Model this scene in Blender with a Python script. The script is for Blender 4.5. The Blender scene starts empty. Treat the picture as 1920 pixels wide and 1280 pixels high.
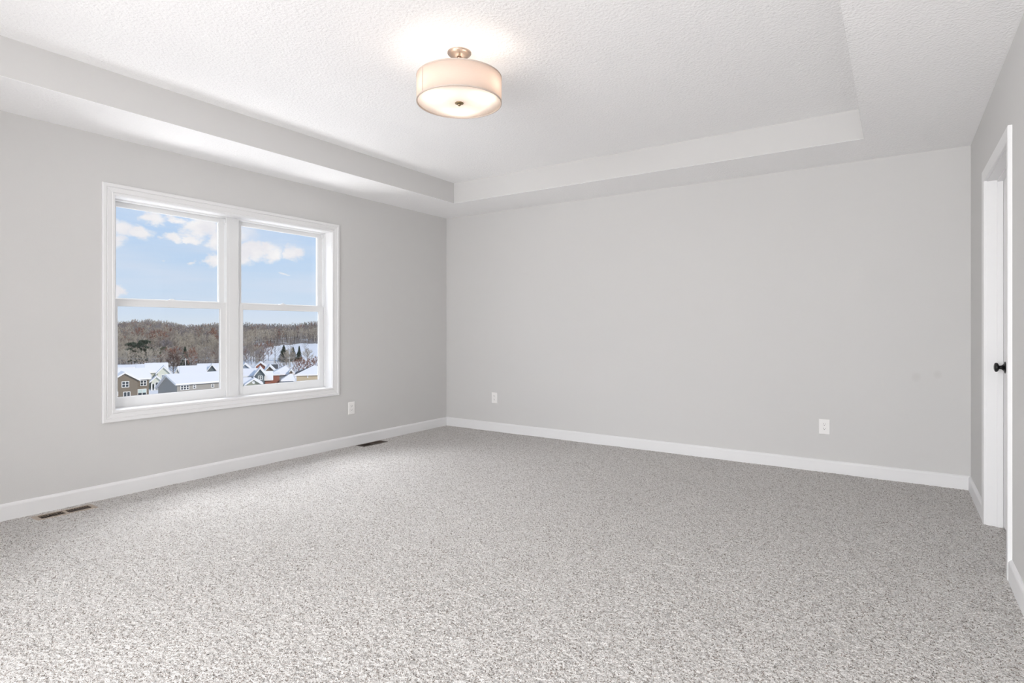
import bpy, bmesh, math, random
import numpy as np
from mathutils import Vector, Matrix

S = bpy.context.scene
COL = S.collection
PI = math.pi

# ------------------------------------------------------------------ camera
FPX = 1073.0
YAW = math.atan(723 / 1073)
CAM = Vector((4.42, -5.175, 1.147))
HORIZON = 615.0
FW = Vector((-math.sin(YAW), math.cos(YAW), 0))
RT = Vector((math.cos(YAW), math.sin(YAW), 0))
cd = bpy.data.cameras.new('camera')
cam = bpy.data.objects.new('camera', cd)
COL.objects.link(cam)
cam.location = CAM
cam.rotation_euler = (PI / 2, 0, YAW)
cd.sensor_width = 36.0
cd.lens = FPX / 1920 * 36
cd.shift_y = -(640 - HORIZON) / 1920
cd.clip_start = 0.02
cd.clip_end = 4000
S.camera = cam

# ------------------------------------------------------------------ exposure
S.view_settings.view_transform = 'Standard'
S.view_settings.look = 'None'
S.view_settings.gamma = 1
S.view_settings.exposure = 0.0
S.view_settings.use_curve_mapping = False
S.cycles.use_denoising = True
S.cycles.max_bounces = 14
S.cycles.diffuse_bounces = 10
S.cycles.transparent_max_bounces = 12
S.cycles.sample_clamp_indirect = 6.0


def lin(r, g=None, b=None):
    if g is None:
        r, g, b = r
    def f(c):
        c /= 255
        return c / 12.92 if c <= 0.04045 else ((c + 0.055) / 1.055) ** 2.4
    return (f(r), f(g), f(b), 1.0)


# ------------------------------------------------------------------ world: blue winter sky with cumulus clouds
def build_world():
    w = bpy.data.worlds.new('sky')
    S.world = w
    w.use_nodes = True
    nt = w.node_tree
    N, L = nt.nodes, nt.links
    N.clear()

    def M(op, a, b=None, c=None, clamp=False):
        n = N.new('ShaderNodeMath')
        n.operation = op
        n.use_clamp = clamp
        for i, v in enumerate((a, b, c)):
            if v is None:
                continue
            if isinstance(v, (int, float)):
                n.inputs[i].default_value = v
            else:
                L.new(v, n.inputs[i])
        return n.outputs[0]

    tc = N.new('ShaderNodeTexCoord')
    sep = N.new('ShaderNodeSeparateXYZ')
    L.new(tc.outputs['Generated'], sep.inputs[0])
    az = M('MULTIPLY', M('ARCTAN2', sep.outputs[0], sep.outputs[1]), 57.2958)      # degrees clockwise from +Y
    el = M('MULTIPLY', M('ARCSINE', sep.outputs[2]), 57.2958)
    comb = N.new('ShaderNodeCombineXYZ')
    L.new(az, comb.inputs[0])
    L.new(M('MULTIPLY', el, 1.5), comb.inputs[1])

    def noise(scale, detail, rough, off=0.0):
        n = N.new('ShaderNodeTexNoise')
        n.inputs['Scale'].default_value = scale
        n.inputs['Detail'].default_value = detail
        n.inputs['Roughness'].default_value = rough
        mp = N.new('ShaderNodeMapping')
        mp.inputs['Location'].default_value = (off, off * 0.7, off * 1.3)
        L.new(comb.outputs[0], mp.inputs[0])
        L.new(mp.outputs[0], n.inputs['Vector'])
        return n.outputs['Fac']

    n1 = noise(0.55, 7, 0.58, 3.1)
    n2 = noise(0.5, 6, 0.55, 17.7)
    # clouds: (azimuth, elevation, half width, half height, strength)
    def deg(u, v):
        s = (u - 960) / FPX
        d = FW + RT * s + Vector((0, 0, (HORIZON - v) / FPX))
        d.normalize()
        return math.degrees(math.atan2(d.x, d.y)), math.degrees(math.asin(d.z))
    spots = [(224, 430, 26, 17, 1), (262, 436, 28, 13, 1), (213, 452, 20, 16, .8), (208, 410, 12, 14, .9),
             (290, 407, 24, 11, .9), (335, 409, 20, 8, .8), (329, 442, 22, 10, .9), (380, 424, 32, 22, 1.05),
             (400, 449, 20, 19, .9), (362, 448, 12, 8, .9), (398, 487, 19, 14, .95), (213, 553, 18, 15, 1),
             (362, 493, 10, 4, .55), (300, 493, 8, 3.5, .5), (476, 471, 26, 15, 1), (509, 473, 20, 15, 1),
             (549, 476, 18, 12, 1.0), (456, 480, 22, 17, .9), (526, 512, 15, 4.5, .65), (458, 440, 34, 24, .55),
             (300, 395, 40, 6, .5), (150, 420, 40, 30, 1), (690, 440, 50, 24, .9), (330, 330, 90, 22, 1), (500, 300, 80, 20, .9)]
    best = None
    azj = M('ADD', az, M('MULTIPLY', M('SUBTRACT', n1, 0.5), 3.0))
    elj = M('ADD', el, M('MULTIPLY', M('SUBTRACT', n2, 0.5), 2.0))
    for u, v, ru, rv, st in spots:
        a0, e0 = deg(u, v)
        a1, _ = deg(u + ru, v)
        _, e1 = deg(u, v - rv)
        dx = M('DIVIDE', M('SUBTRACT', azj, a0), abs(a1 - a0))
        dy = M('DIVIDE', M('SUBTRACT', elj, e0), abs(e1 - e0))
        q = M('SUBTRACT', st, M('MULTIPLY', M('ADD', M('MULTIPLY', dx, dx), M('MULTIPLY', dy, dy)), 0.55))
        best = q if best is None else M('MAXIMUM', best, q)
    cover = M('ADD', M('MAXIMUM', best, -1.0), M('MULTIPLY', M('SUBTRACT', n1, 0.5), 0.9))
    mask = N.new('ShaderNodeMapRange')
    mask.interpolation_type = 'SMOOTHSTEP'
    mask.inputs['From Min'].default_value = 0.02
    mask.inputs['From Max'].default_value = 0.85
    L.new(cover, mask.inputs['Value'])
    # thin high veil
    veil = N.new('ShaderNodeTexNoise')
    veil.inputs['Scale'].default_value = 1.0
    veil.inputs['Detail'].default_value = 5
    mpv = N.new('ShaderNodeMapping')
    mpv.inputs['Scale'].default_value = (0.06, 0.28, 1)
    mpv.inputs['Rotation'].default_value = (0, 0, 0.25)
    L.new(comb.outputs[0], mpv.inputs[0])
    L.new(mpv.outputs[0], veil.inputs['Vector'])
    ramp = N.new('ShaderNodeValToRGB')
    cr = ramp.color_ramp
    cr.elements[0].position = 0.0
    cr.elements[0].color = lin(222, 231, 239)
    cr.elements[1].position = 1.0
    cr.elements[1].color = lin(120, 165, 225)
    for p, c in ((0.03, (208, 225, 243)), (0.08, (200, 221, 243)), (0.2, (184, 212, 244)), (0.45, (165, 199, 242))):
        e = cr.elements.new(p)
        e.color = lin(c)
    L.new(M('DIVIDE', el, 45.0, clamp=True), ramp.inputs[0])
    mixv = N.new('ShaderNodeMixRGB')
    L.new(M('MULTIPLY', M('SUBTRACT', veil.outputs['Fac'], 0.40, clamp=True), 3.2, clamp=True), mixv.inputs[0])
    L.new(ramp.outputs[0], mixv.inputs[1])
    mixv.inputs[2].default_value = lin(214, 226, 243)
    # cloud tone: bright tops, slightly grey bellies
    ccol = N.new('ShaderNodeMixRGB')
    L.new(M('MULTIPLY', M('SUBTRACT', n2, 0.35, clamp=True), 2.2, clamp=True), ccol.inputs[0])
    ccol.inputs[1].default_value = lin(236, 235, 240)
    ccol.inputs[2].default_value = lin(255, 254, 253)
    mixc = N.new('ShaderNodeMixRGB')
    L.new(mask.outputs[0], mixc.inputs[0])
    L.new(mixv.outputs[0], mixc.inputs[1])
    L.new(ccol.outputs[0], mixc.inputs[2])
    # below the horizon: snow-covered land
    below = N.new('ShaderNodeMixRGB')
    L.new(M('LESS_THAN', el, -0.2), below.inputs[0])
    L.new(mixc.outputs[0], below.inputs[1])
    below.inputs[2].default_value = (0.55, 0.55, 0.56, 1)
    bg = N.new('ShaderNodeBackground')
    bg.inputs['Strength'].default_value = 1.0  # WORLD
    L.new(below.outputs[0], bg.inputs[0])
    out = N.new('ShaderNodeOutputWorld')
    L.new(bg.outputs[0], out.inputs[0])


build_world()

# ------------------------------------------------------------------ sun (behind the house, low winter sun) and the room's added fill lamps
def add_light(name, kind, loc, rot, energy, color=(1, 1, 1), **kw):
    d = bpy.data.lights.new(name, kind)
    d.energy = energy
    d.color = color
    for k, v in kw.items():
        setattr(d, k, v)
    o = bpy.data.objects.new(name, d)
    COL.objects.link(o)
    o.location = loc
    o.rotation_euler = rot
    return o


sun_dir = Vector((-0.75, -0.06, -0.42)).normalized()      # the way the light travels
add_light('sun', 'SUN', (0, 0, 30), sun_dir.to_track_quat('-Z', 'Y').to_euler(), 2.5, (1.0, 0.93, 0.83), angle=0.01)
# fill lamps in the annex made up behind the camera
LE = dict(end=218.0, side=100.0, up=24.0, sky=340.0, snow=135.0, lamp=2.0)
AY = -9.2                      # far end of the added annex behind the camera
add_light('annex_end_fill', 'AREA', (2.95, AY + 0.15, 1.35), (PI / 2, 0, 0), LE['end'], (0.985, 0.99, 1.0), shape='RECTANGLE', size=3.4, size_y=1.7)
# unseen fill lamp added low behind the camera, turned up to brighten the ceiling
add_light('annex_ceiling_fill', 'AREA', (3.3, -6.6, 0.5), (PI / 2 + .75, 0, 0), LE['up'], (1, 1, 1), shape='RECTANGLE', size=1.6, size_y=.6)
# unseen area lamp above window 1, added to lift daylight on the floor
add_light('sky_fill_lamp', 'AREA', (-2.2, -2.55, 3.9), (0, -0.95, 0), LE['sky'], (0.97, 0.985, 1.0), shape='RECTANGLE', size=2.2, size_y=3.0)
add_light('annex_side_fill', 'AREA', (0.05, -7.4, 1.40), (PI / 2, 0, -PI / 2), LE['side'], (0.985, 0.99, 1.0), shape='RECTANGLE', size=2.2, size_y=1.7)  # fill lamp added against the closed annex side wall, no window there
# unseen area lamp below window 1, added for snow-reflected light on the ceiling
add_light('snow_fill_lamp', 'AREA', (-1.6, -2.55, -1.0), (0, -2.1, 0), LE['snow'], (1.0, 0.99, 0.985), shape='RECTANGLE', size=1.6, size_y=3.0)
LAMP_W = LE['lamp']

# ------------------------------------------------------------------ materials
MATS = {}


def mat(name, col, rough=0.6, bump=None, metal=0.0, spec=0.3, mottle=None):
    """bump=(scale, distance, detail); mottle=(scale, colour2, lo, hi)"""
    m = bpy.data.materials.new(name)
    m.use_nodes = True
    nt = m.node_tree
    b = nt.nodes['Principled BSDF']
    b.inputs['Base Color'].default_value = col
    b.inputs['Roughness'].default_value = rough
    b.inputs['Metallic'].default_value = metal
    b.inputs['Specular IOR Level'].default_value = spec
    tc = nt.nodes.new('ShaderNodeTexCoord')
    if mottle:
        sc, c2, lo, hi = mottle
        n = nt.nodes.new('ShaderNodeTexNoise')
        n.inputs['Scale'].default_value = sc
        n.inputs['Detail'].default_value = 4
        nt.links.new(tc.outputs['Object'], n.inputs['Vector'])
        r = nt.nodes.new('ShaderNodeMapRange')
        r.inputs['From Min'].default_value = lo
        r.inputs['From Max'].default_value = hi
        nt.links.new(n.outputs['Fac'], r.inputs['Value'])
        mx = nt.nodes.new('ShaderNodeMixRGB')
        mx.inputs[1].default_value = col
        mx.inputs[2].default_value = c2
        nt.links.new(r.outputs[0], mx.inputs[0])
        nt.links.new(mx.outputs[0], b.inputs['Base Color'])
    if bump:
        n = nt.nodes.new('ShaderNodeTexNoise')
        n.inputs['Scale'].default_value = bump[0]
        n.inputs['Detail'].default_value = bump[2] if len(bump) > 2 else 2
        nt.links.new(tc.outputs['Object'], n.inputs['Vector'])
        bp = nt.nodes.new('ShaderNodeBump')
        bp.inputs['Strength'].default_value = 1.0
        bp.inputs['Distance'].default_value = bump[1]
        nt.links.new(n.outputs['Fac'], bp.inputs['Height'])
        nt.links.new(bp.outputs[0], b.inputs['Normal'])
    MATS[name] = m
    return m


wall_m = mat('greige_wall_paint', (0.615, 0.610, 0.603, 1), 0.75, bump=(260, 0.0004))
ceil_m = mat('textured_ceiling_paint', (0.92, 0.92, 0.925, 1), 0.9, bump=(70, 0.0048, 3))
trim_m = mat('white_trim_paint', (0.77, 0.77, 0.775, 1), 0.38)
vinyl_m = mat('white_window_vinyl', (0.76, 0.765, 0.77, 1), 0.4)
seal_m = mat('grey_glazing_seal', (0.22, 0.22, 0.23, 1), 0.6)
plate_m = mat('white_outlet_plastic', (0.83, 0.82, 0.81, 1), 0.35)
slot_m = mat('dark_outlet_slot', (0.05, 0.05, 0.05, 1), 0.6)
black_m = mat('black_door_hardware', (0.006, 0.006, 0.007, 1), 0.32, metal=0.3, spec=0.5)
regf_m = mat('taupe_register_metal', (0.40, 0.33, 0.27, 1), 0.45, metal=0.0)
regd_m = mat('dark_brown_register_metal', (0.06, 0.042, 0.03, 1), 0.45)
duct_m = mat('dark_duct', (0.02, 0.017, 0.015, 1), 0.7)
nickel_m = mat('brushed_nickel', (0.56, 0.46, 0.39, 1), 0.38, metal=1.0)
bronze_m = mat('antique_brass', (0.32, 0.24, 0.14, 1), 0.35, metal=1.0)
snow_m = mat('snow', (0.86, 0.83, 0.81, 1), 0.8)


def glass_material():
    m = bpy.data.materials.new('window_glass')
    m.use_nodes = True
    nt = m.node_tree
    nt.nodes.clear()
    t = nt.nodes.new('ShaderNodeBsdfTransparent')
    g = nt.nodes.new('ShaderNodeBsdfGlossy')
    g.inputs['Roughness'].default_value = 0.0
    mx = nt.nodes.new('ShaderNodeMixShader')
    mx.inputs[0].default_value = 0.03
    o = nt.nodes.new('ShaderNodeOutputMaterial')
    nt.links.new(t.outputs[0], mx.inputs[1])
    nt.links.new(g.outputs[0], mx.inputs[2])
    nt.links.new(mx.outputs[0], o.inputs[0])
    return m


glass_m = glass_material()


def translucent_material(name, refl, trans, mix, weave=False):
    m = bpy.data.materials.new(name)
    m.use_nodes = True
    nt = m.node_tree
    nt.nodes.clear()
    d = nt.nodes.new('ShaderNodeBsdfDiffuse')
    d.inputs[0].default_value = refl
    t = nt.nodes.new('ShaderNodeBsdfTranslucent')
    t.inputs[0].default_value = trans
    mx = nt.nodes.new('ShaderNodeMixShader')
    mx.inputs[0].default_value = mix
    o = nt.nodes.new('ShaderNodeOutputMaterial')
    nt.links.new(d.outputs[0], mx.inputs[1])
    nt.links.new(t.outputs[0], mx.inputs[2])
    nt.links.new(mx.outputs[0], o.inputs[0])
    if weave:
        tc = nt.nodes.new('ShaderNodeTexCoord')
        mp = nt.nodes.new('ShaderNodeMapping')
        mp.inputs['Scale'].default_value = (60, 60, 900)
        n = nt.nodes.new('ShaderNodeTexNoise')
        n.inputs['Scale'].default_value = 1
        n.inputs['Detail'].default_value = 2
        nt.links.new(tc.outputs['Object'], mp.inputs[0])
        nt.links.new(mp.outputs[0], n.inputs['Vector'])
        mr = nt.nodes.new('ShaderNodeMixRGB')
        mr.inputs[1].default_value = tuple(c * 0.86 for c in trans[:3]) + (1,)
        mr.inputs[2].default_value = trans
        nt.links.new(n.outputs['Fac'], mr.inputs[0])
        nt.links.new(mr.outputs[0], t.inputs[0])
    return m


def carpet_material():
    m = bpy.data.materials.new('speckled_carpet')
    m.use_nodes = True
    nt = m.node_tree
    b = nt.nodes['Principled BSDF']
    b.inputs['Roughness'].default_value = 0.95
    b.inputs['Specular IOR Level'].default_value = 0.05
    tc = nt.nodes.new('ShaderNodeTexCoord')
    v = nt.nodes.new('ShaderNodeTexVoronoi')
    v.inputs['Scale'].default_value = 235
    nt.links.new(tc.outputs['Object'], v.inputs['Vector'])
    sep = nt.nodes.new('ShaderNodeSeparateColor')
    nt.links.new(v.outputs['Color'], sep.inputs[0])
    r = nt.nodes.new('ShaderNodeValToRGB')
    cr = r.color_ramp
    cr.interpolation = 'CONSTANT'
    cr.elements[0].position = 0
    cr.elements[0].color = (0.35, 0.31, 0.28, 1)
    cr.elements[1].position = 0.11
    cr.elements[1].color = (0.61, 0.575, 0.55, 1)
    for p, c in ((0.30, (0.78, 0.755, 0.735, 1)), (0.62, (0.87, 0.85, 0.83, 1))):
        e = cr.elements.new(p)
        e.color = c
    nt.links.new(sep.outputs[0], r.inputs[0])
    nt.links.new(r.outputs[0], b.inputs['Base Color'])
    n = nt.nodes.new('ShaderNodeTexNoise')
    n.inputs['Scale'].default_value = 330
    n.inputs['Detail'].default_value = 2
    nt.links.new(tc.outputs['Object'], n.inputs['Vector'])
    bp = nt.nodes.new('ShaderNodeBump')
    bp.inputs['Strength'].default_value = 1.0
    bp.inputs['Distance'].default_value = 0.007
    nt.links.new(n.outputs['Fac'], bp.inputs['Height'])
    nt.links.new(bp.outputs[0], b.inputs['Normal'])
    return m


carpet_m = carpet_material()


# ------------------------------------------------------------------ mesh helpers
def link(name, bm, m, parent=None, kind=None, smooth=False, label=None):
    me = bpy.data.meshes.new(name)
    bmesh.ops.recalc_face_normals(bm, faces=bm.faces)
    bm.to_mesh(me)
    bm.free()
    for x in (m if isinstance(m, (list, tuple)) else [m]):
        me.materials.append(x)
    if smooth:
        for p in me.polygons:
            p.use_smooth = True
    o = bpy.data.objects.new(name, me)
    COL.objects.link(o)
    if parent is not None:
        o.parent = parent
    if kind:
        o['kind'] = kind
    if label:
        o['label'] = label
    return o


def thing(name, label, cat, loc=(0, 0, 0), rotz=0, group=None, kind=None):
    o = bpy.data.objects.new(name, None)
    COL.objects.link(o)
    o.location = loc
    o.rotation_euler = (0, 0, rotz)
    if label:
        o['label'] = label
    if cat:
        o['category'] = cat
    if group:
        o['group'] = group
    if kind:
        o['kind'] = kind
    return o


def tag(o, label, cat, group=None):
    o['label'] = label
    o['category'] = cat
    if group:
        o['group'] = group
    return o


def box(bm, x0, x1, y0, y1, z0, z1, mi=0, bev=0.0):
    vs = [bm.verts.new(p) for p in ((x0, y0, z0), (x1, y0, z0), (x1, y1, z0), (x0, y1, z0),
                                    (x0, y0, z1), (x1, y0, z1), (x1, y1, z1), (x0, y1, z1))]
    fs = []
    for q in ((0, 3, 2, 1), (4, 5, 6, 7), (0, 1, 5, 4), (1, 2, 6, 5), (2, 3, 7, 6), (3, 0, 4, 7)):
        f = bm.faces.new([vs[i] for i in q])
        f.material_index = mi
        fs.append(f)
    if bev > 0:
        es = list({e for f in fs for e in f.edges})
        bmesh.ops.bevel(bm, geom=es, offset=bev, segments=2, affect='EDGES', profile=0.6)
    return vs


def sweep_rect(bm, u0, u1, v0, v1, prof, to3d):
    """Mitred frame: prof is a list of (outward offset, height) going round the closed section; to3d(u, v, h)."""
    loops = []
    for off, h in prof:
        loops.append([bm.verts.new(to3d(u, v, h)) for u, v in
                      ((u0 - off, v0 - off), (u1 + off, v0 - off), (u1 + off, v1 + off), (u0 - off, v1 + off))])
    n = len(loops)
    for i in range(n):
        a, b = loops[i], loops[(i + 1) % n]
        for k in range(4):
            bm.faces.new((a[k], a[(k + 1) % 4], b[(k + 1) % 4], b[k]))


def lathe(bm, prof, segs=48, axis='z', c=(0, 0, 0)):
    rings = []
    for r, h in prof:
        ring = []
        for k in range(segs):
            a = 2 * PI * k / segs
            x, y = r * math.cos(a), r * math.sin(a)
            p = (x, y, h) if axis == 'z' else ((h, x, y) if axis == 'x' else (x, h, y))
            ring.append(bm.verts.new((p[0] + c[0], p[1] + c[1], p[2] + c[2])))
        rings.append(ring)
    for a, b in zip(rings, rings[1:]):
        for k in range(segs):
            bm.faces.new((a[k], a[(k + 1) % segs], b[(k + 1) % segs], b[k]))
    return rings


def cap(bm, ring):
    bm.faces.new(ring)


def mesh_np(name, verts, quads, m, tris=None, smooth=False):
    me = bpy.data.meshes.new(name)
    verts = np.asarray(verts, dtype=np.float32)
    nq = 0 if quads is None else len(quads)
    ntr = 0 if tris is None else len(tris)
    me.vertices.add(len(verts))
    me.vertices.foreach_set('co', verts.ravel())
    idx = np.concatenate([np.asarray(a, dtype=np.int32).ravel() for a in (quads, tris) if a is not None and len(a)])
    me.loops.add(len(idx))
    me.loops.foreach_set('vertex_index', idx)
    me.polygons.add(nq + ntr)
    st = np.concatenate([np.arange(nq) * 4, nq * 4 + np.arange(ntr) * 3]).astype(np.int32)
    me.polygons.foreach_set('loop_start', st)
    me.update(calc_edges=True)
    if smooth:
        me.polygons.foreach_set('use_smooth', np.ones(nq + ntr, dtype=bool))
    for x in (m if isinstance(m, (list, tuple)) else [m]):
        me.materials.append(x)
    return me


# ------------------------------------------------------------------ the room
W, D = 4.85, 5.56            # width (x) and depth (-y)
SOF, TRAY = 2.44, 2.648      # soffit and tray ceiling heights
TH = 0.115
OUT = 0.16
TX0, TX1, TY0, TY1 = 0.605, 4.23, -4.97, -0.59
WY0, WY1, WZ0, WZ1 = -3.46, -1.650, 0.583, 2.054      # opening of window 1
DY0, DY1, DZ = -1.700, -0.872, 2.0                    # door opening
NX0, NX1, NZ0, NZ1 = 1.25, 4.65, 0.50, 2.20           # opening of the added window behind the camera
VENTS = [(0.060, 0.180, -3.930, -3.615), (0.035, 0.155, -1.395, -1.080)]


def wall_with_hole(name, axis, a0, a1, t0, t1, h, m, z0=-0.3, z1=2.9):
    """Wall slab along AXIS with an opening h=(b0, b1, hz0, hz1)."""
    bm = bmesh.new()
    def bx(b0, b1, zz0, zz1):
        if b1 - b0 < 1e-6 or zz1 - zz0 < 1e-6:
            return
        if axis == 'y':
            box(bm, t0, t1, b0, b1, zz0, zz1)
        else:
            box(bm, b0, b1, t0, t1, zz0, zz1)
    if h:
        bx(a0, h[0], z0, z1)
        bx(h[1], a1, z0, z1)
        bx(h[0], h[1], z0, h[2])
        bx(h[0], h[1], h[3], z1)
    else:
        bx(a0, a1, z0, z1)
    return link(name, bm, m, kind='structure')


wall_with_hole('wall_left', 'y', -D - OUT, OUT, -OUT, 0.0, (WY0, WY1, WZ0, WZ1), wall_m)
bm_back = bmesh.new()
box(bm_back, 0, W, 0, OUT, -0.3, 2.9)


def back_wall_material():
    # same paint, with two faint scuff marks by the door end
    m = wall_m.copy()
    m.name = 'greige_wall_paint_scuffed'
    nt = m.node_tree
    b = nt.nodes['Principled BSDF']
    base = tuple(b.inputs['Base Color'].default_value)
    geo = nt.nodes.new('ShaderNodeNewGeometry')
    sp = nt.nodes.new('ShaderNodeSeparateXYZ')
    nt.links.new(geo.outputs['Position'], sp.inputs[0])
    acc = None
    def MM(op, a, c):
        n = nt.nodes.new('ShaderNodeMath')
        n.operation = op
        for i, v in enumerate((a, c)):
            if isinstance(v, (int, float)):
                n.inputs[i].default_value = v
            else:
                nt.links.new(v, n.inputs[i])
        return n.outputs[0]
    for cx, cz, rr in ((4.534, 0.785, 0.034), (4.661, 0.81, 0.030)):
        dx = MM('DIVIDE', MM('SUBTRACT', sp.outputs[0], cx), rr)
        dz = MM('DIVIDE', MM('SUBTRACT', sp.outputs[2], cz), rr * 1.15)
        g = MM('MAXIMUM', MM('SUBTRACT', 1.0, MM('ADD', MM('MULTIPLY', dx, dx), MM('MULTIPLY', dz, dz))), 0.0)
        acc = g if acc is None else MM('MAXIMUM', acc, g)
    mx = nt.nodes.new('ShaderNodeMixRGB')
    nt.links.new(MM('MULTIPLY', acc, 0.14), mx.inputs[0])
    mx.inputs[1].default_value = base
    mx.inputs[2].default_value = (0.36, 0.34, 0.32, 1)
    nt.links.new(mx.outputs[0], b.inputs['Base Color'])
    return m


link('wall_back', bm_back, back_wall_material(), kind='structure')
wall_with_hole('wall_right', 'y', -D - OUT, OUT, W, W + TH, (DY0 - 0.02, DY1 + 0.02, -0.3, DZ + 0.02), wall_m)
wall_with_hole('wall_near', 'x', 0, W, -D - OUT, -D, (1.25, 4.70, -0.3, 2.34), wall_m)  # opening made up, narrowed to keep annex fill off the left wall
# unseen annex added behind the camera to even out the fill light
wall_with_hole('wall_added_annex_left', 'y', AY, -D - OUT, -OUT, 0.0, None, wall_m)
wall_with_hole('wall_added_annex_right', 'y', AY, -D - OUT, W, W + TH, None, wall_m)
wall_with_hole('wall_added_annex_end', 'x', -OUT, W + OUT, AY - OUT, AY, (NX0, NX1, NZ0, NZ1), wall_m)
_bm = bmesh.new()
box(_bm, 0, W, AY, -D - OUT, SOF, 2.9)
link('ceiling_added_annex', _bm, ceil_m, kind='structure')
_bm = bmesh.new()
box(_bm, 0, W, AY, -D, -0.20, 0.0)
link('floor_added_annex', _bm, mat('plain_carpet', (0.66, 0.63, 0.61, 1), 0.95), kind='structure')

# ceiling: soffit ring and raised tray; the step between them is painted like the walls
bm = bmesh.new()
box(bm, 0, W, TY1, 0, SOF, 2.9)
box(bm, 0, W, -D, TY0, SOF, 2.9)
box(bm, 0, TX0, TY0, TY1, SOF, 2.9)
box(bm, TX1, W, TY0, TY1, SOF, 2.9)
box(bm, TX0, TX1, TY0, TY1, TRAY, 2.9)
link('ceiling', bm, ceil_m, kind='structure')
bm = bmesh.new()
e = 0.0006
sweep_rect(bm, TX0 + e, TX1 - e, TY0 + e, TY1 - e, [(0, SOF + 0.0015), (0, TRAY + 0.003), (e + .001, TRAY + 0.003), (e + .001, SOF + 0.0015)],
           lambda u, v, h: (u, v, h))
link('trim_1', bm, wall_m, kind='structure')

# carpet: one tufted surface with openings for the two floor registers
def build_floor():
    rng = np.random.default_rng(4)
    st = 0.0048
    xs = np.arange(0.0, W + 0.16, st)
    ys = np.arange(-D, 0.0 + st, st)
    nx, ny = len(xs), len(ys)
    X, Y = np.meshgrid(xs, ys)
    X = X + rng.uniform(-.38, .38, X.shape) * st
    Y = Y + rng.uniform(-.38, .38, Y.shape) * st
    Z = rng.uniform(-1, 0.0, X.shape)
    Z = np.where(rng.random(X.shape) < 0.5, Z * 0.35, Z)
    low = (np.sin(X * 9.1 + 2 * np.sin(Y * 5.3)) * np.sin(Y * 7.7 + 1.7 * np.sin(X * 4.1)))
    Z = 0.0035 + Z * 0.0078 + low * 0.0010
    i = np.arange(ny - 1)[:, None] * nx + np.arange(nx - 1)[None, :]
    q = np.stack([i, i + 1, i + nx + 1, i + nx], -1).reshape(-1, 4)
    cx = (xs[:-1] + st / 2)[None, :].repeat(ny - 1, 0).ravel()
    cy = (ys[:-1] + st / 2)[:, None].repeat(nx - 1, 1).ravel()
    keep = np.ones(len(q), dtype=bool)
    for (x0, x1, y0, y1) in VENTS:
        keep &= ~((cx > x0 + 0.004) & (cx < x1 - 0.004) & (cy > y0 + .004) & (cy < y1 - .004))
    keep &= (cx < W) | ((cy > DY0) & (cy < DY1))
    me = mesh_np('floor', np.stack([X, Y, Z], -1).reshape(-1, 3), q[keep], carpet_m)
    o = bpy.data.objects.new('floor', me)
    COL.objects.link(o)
    o['kind'] = 'structure'


build_floor()
bm = bmesh.new()
box(bm, -OUT, W + OUT, AY - OUT, OUT, -0.35, -0.20)
link('floor_slab', bm, duct_m, kind='structure').name = 'floor_2'

# baseboards
BP = [(0.0, -0.02), (0.0145, -0.02), (0.0145, 0.083), (0.0125, 0.090), (0.0085, 0.0955), (0.004, 0.099), (0.0, 0.1005)]


def baseboard(name, p0, p1, nrm):
    bm = bmesh.new()
    d = (Vector(p1) - Vector(p0))
    n = Vector(nrm)
    a = [bm.verts.new((p0[0] + n.x * t, p0[1] + n.y * t, z)) for t, z in BP]
    b = [bm.verts.new((p1[0] + n.x * t, p1[1] + n.y * t, z)) for t, z in BP]
    k = len(BP)
    for i in range(k):
        bm.faces.new((a[i], a[(i + 1) % k], b[(i + 1) % k], b[i]))
    bm.faces.new(a)
    bm.faces.new(b)
    return link(name, bm, trim_m, kind='structure')


baseboard('baseboard_left', (0, -D), (0, 0), (1, 0))
baseboard('baseboard_back', (0.0, 0), (W, 0), (0, -1))
baseboard('baseboard_right', (W, DY1 + 0.062), (W, 0), (-1, 0))
baseboard('baseboard_right.001', (W, -D), (W, DY0 - 0.062), (-1, 0))

# ------------------------------------------------------------------ windows
CAS = [(0.0, 0.0), (0.0, 0.011), (0.004, 0.014), (0.016, 0.0145), (0.020, 0.0105), (0.026, 0.0125), (0.040, 0.0150),
       (0.047, 0.0165), (0.050, 0.0145), (0.055, 0.0200), (0.072, 0.0210), (0.077, 0.0175), (0.077, 0.0)]


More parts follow.
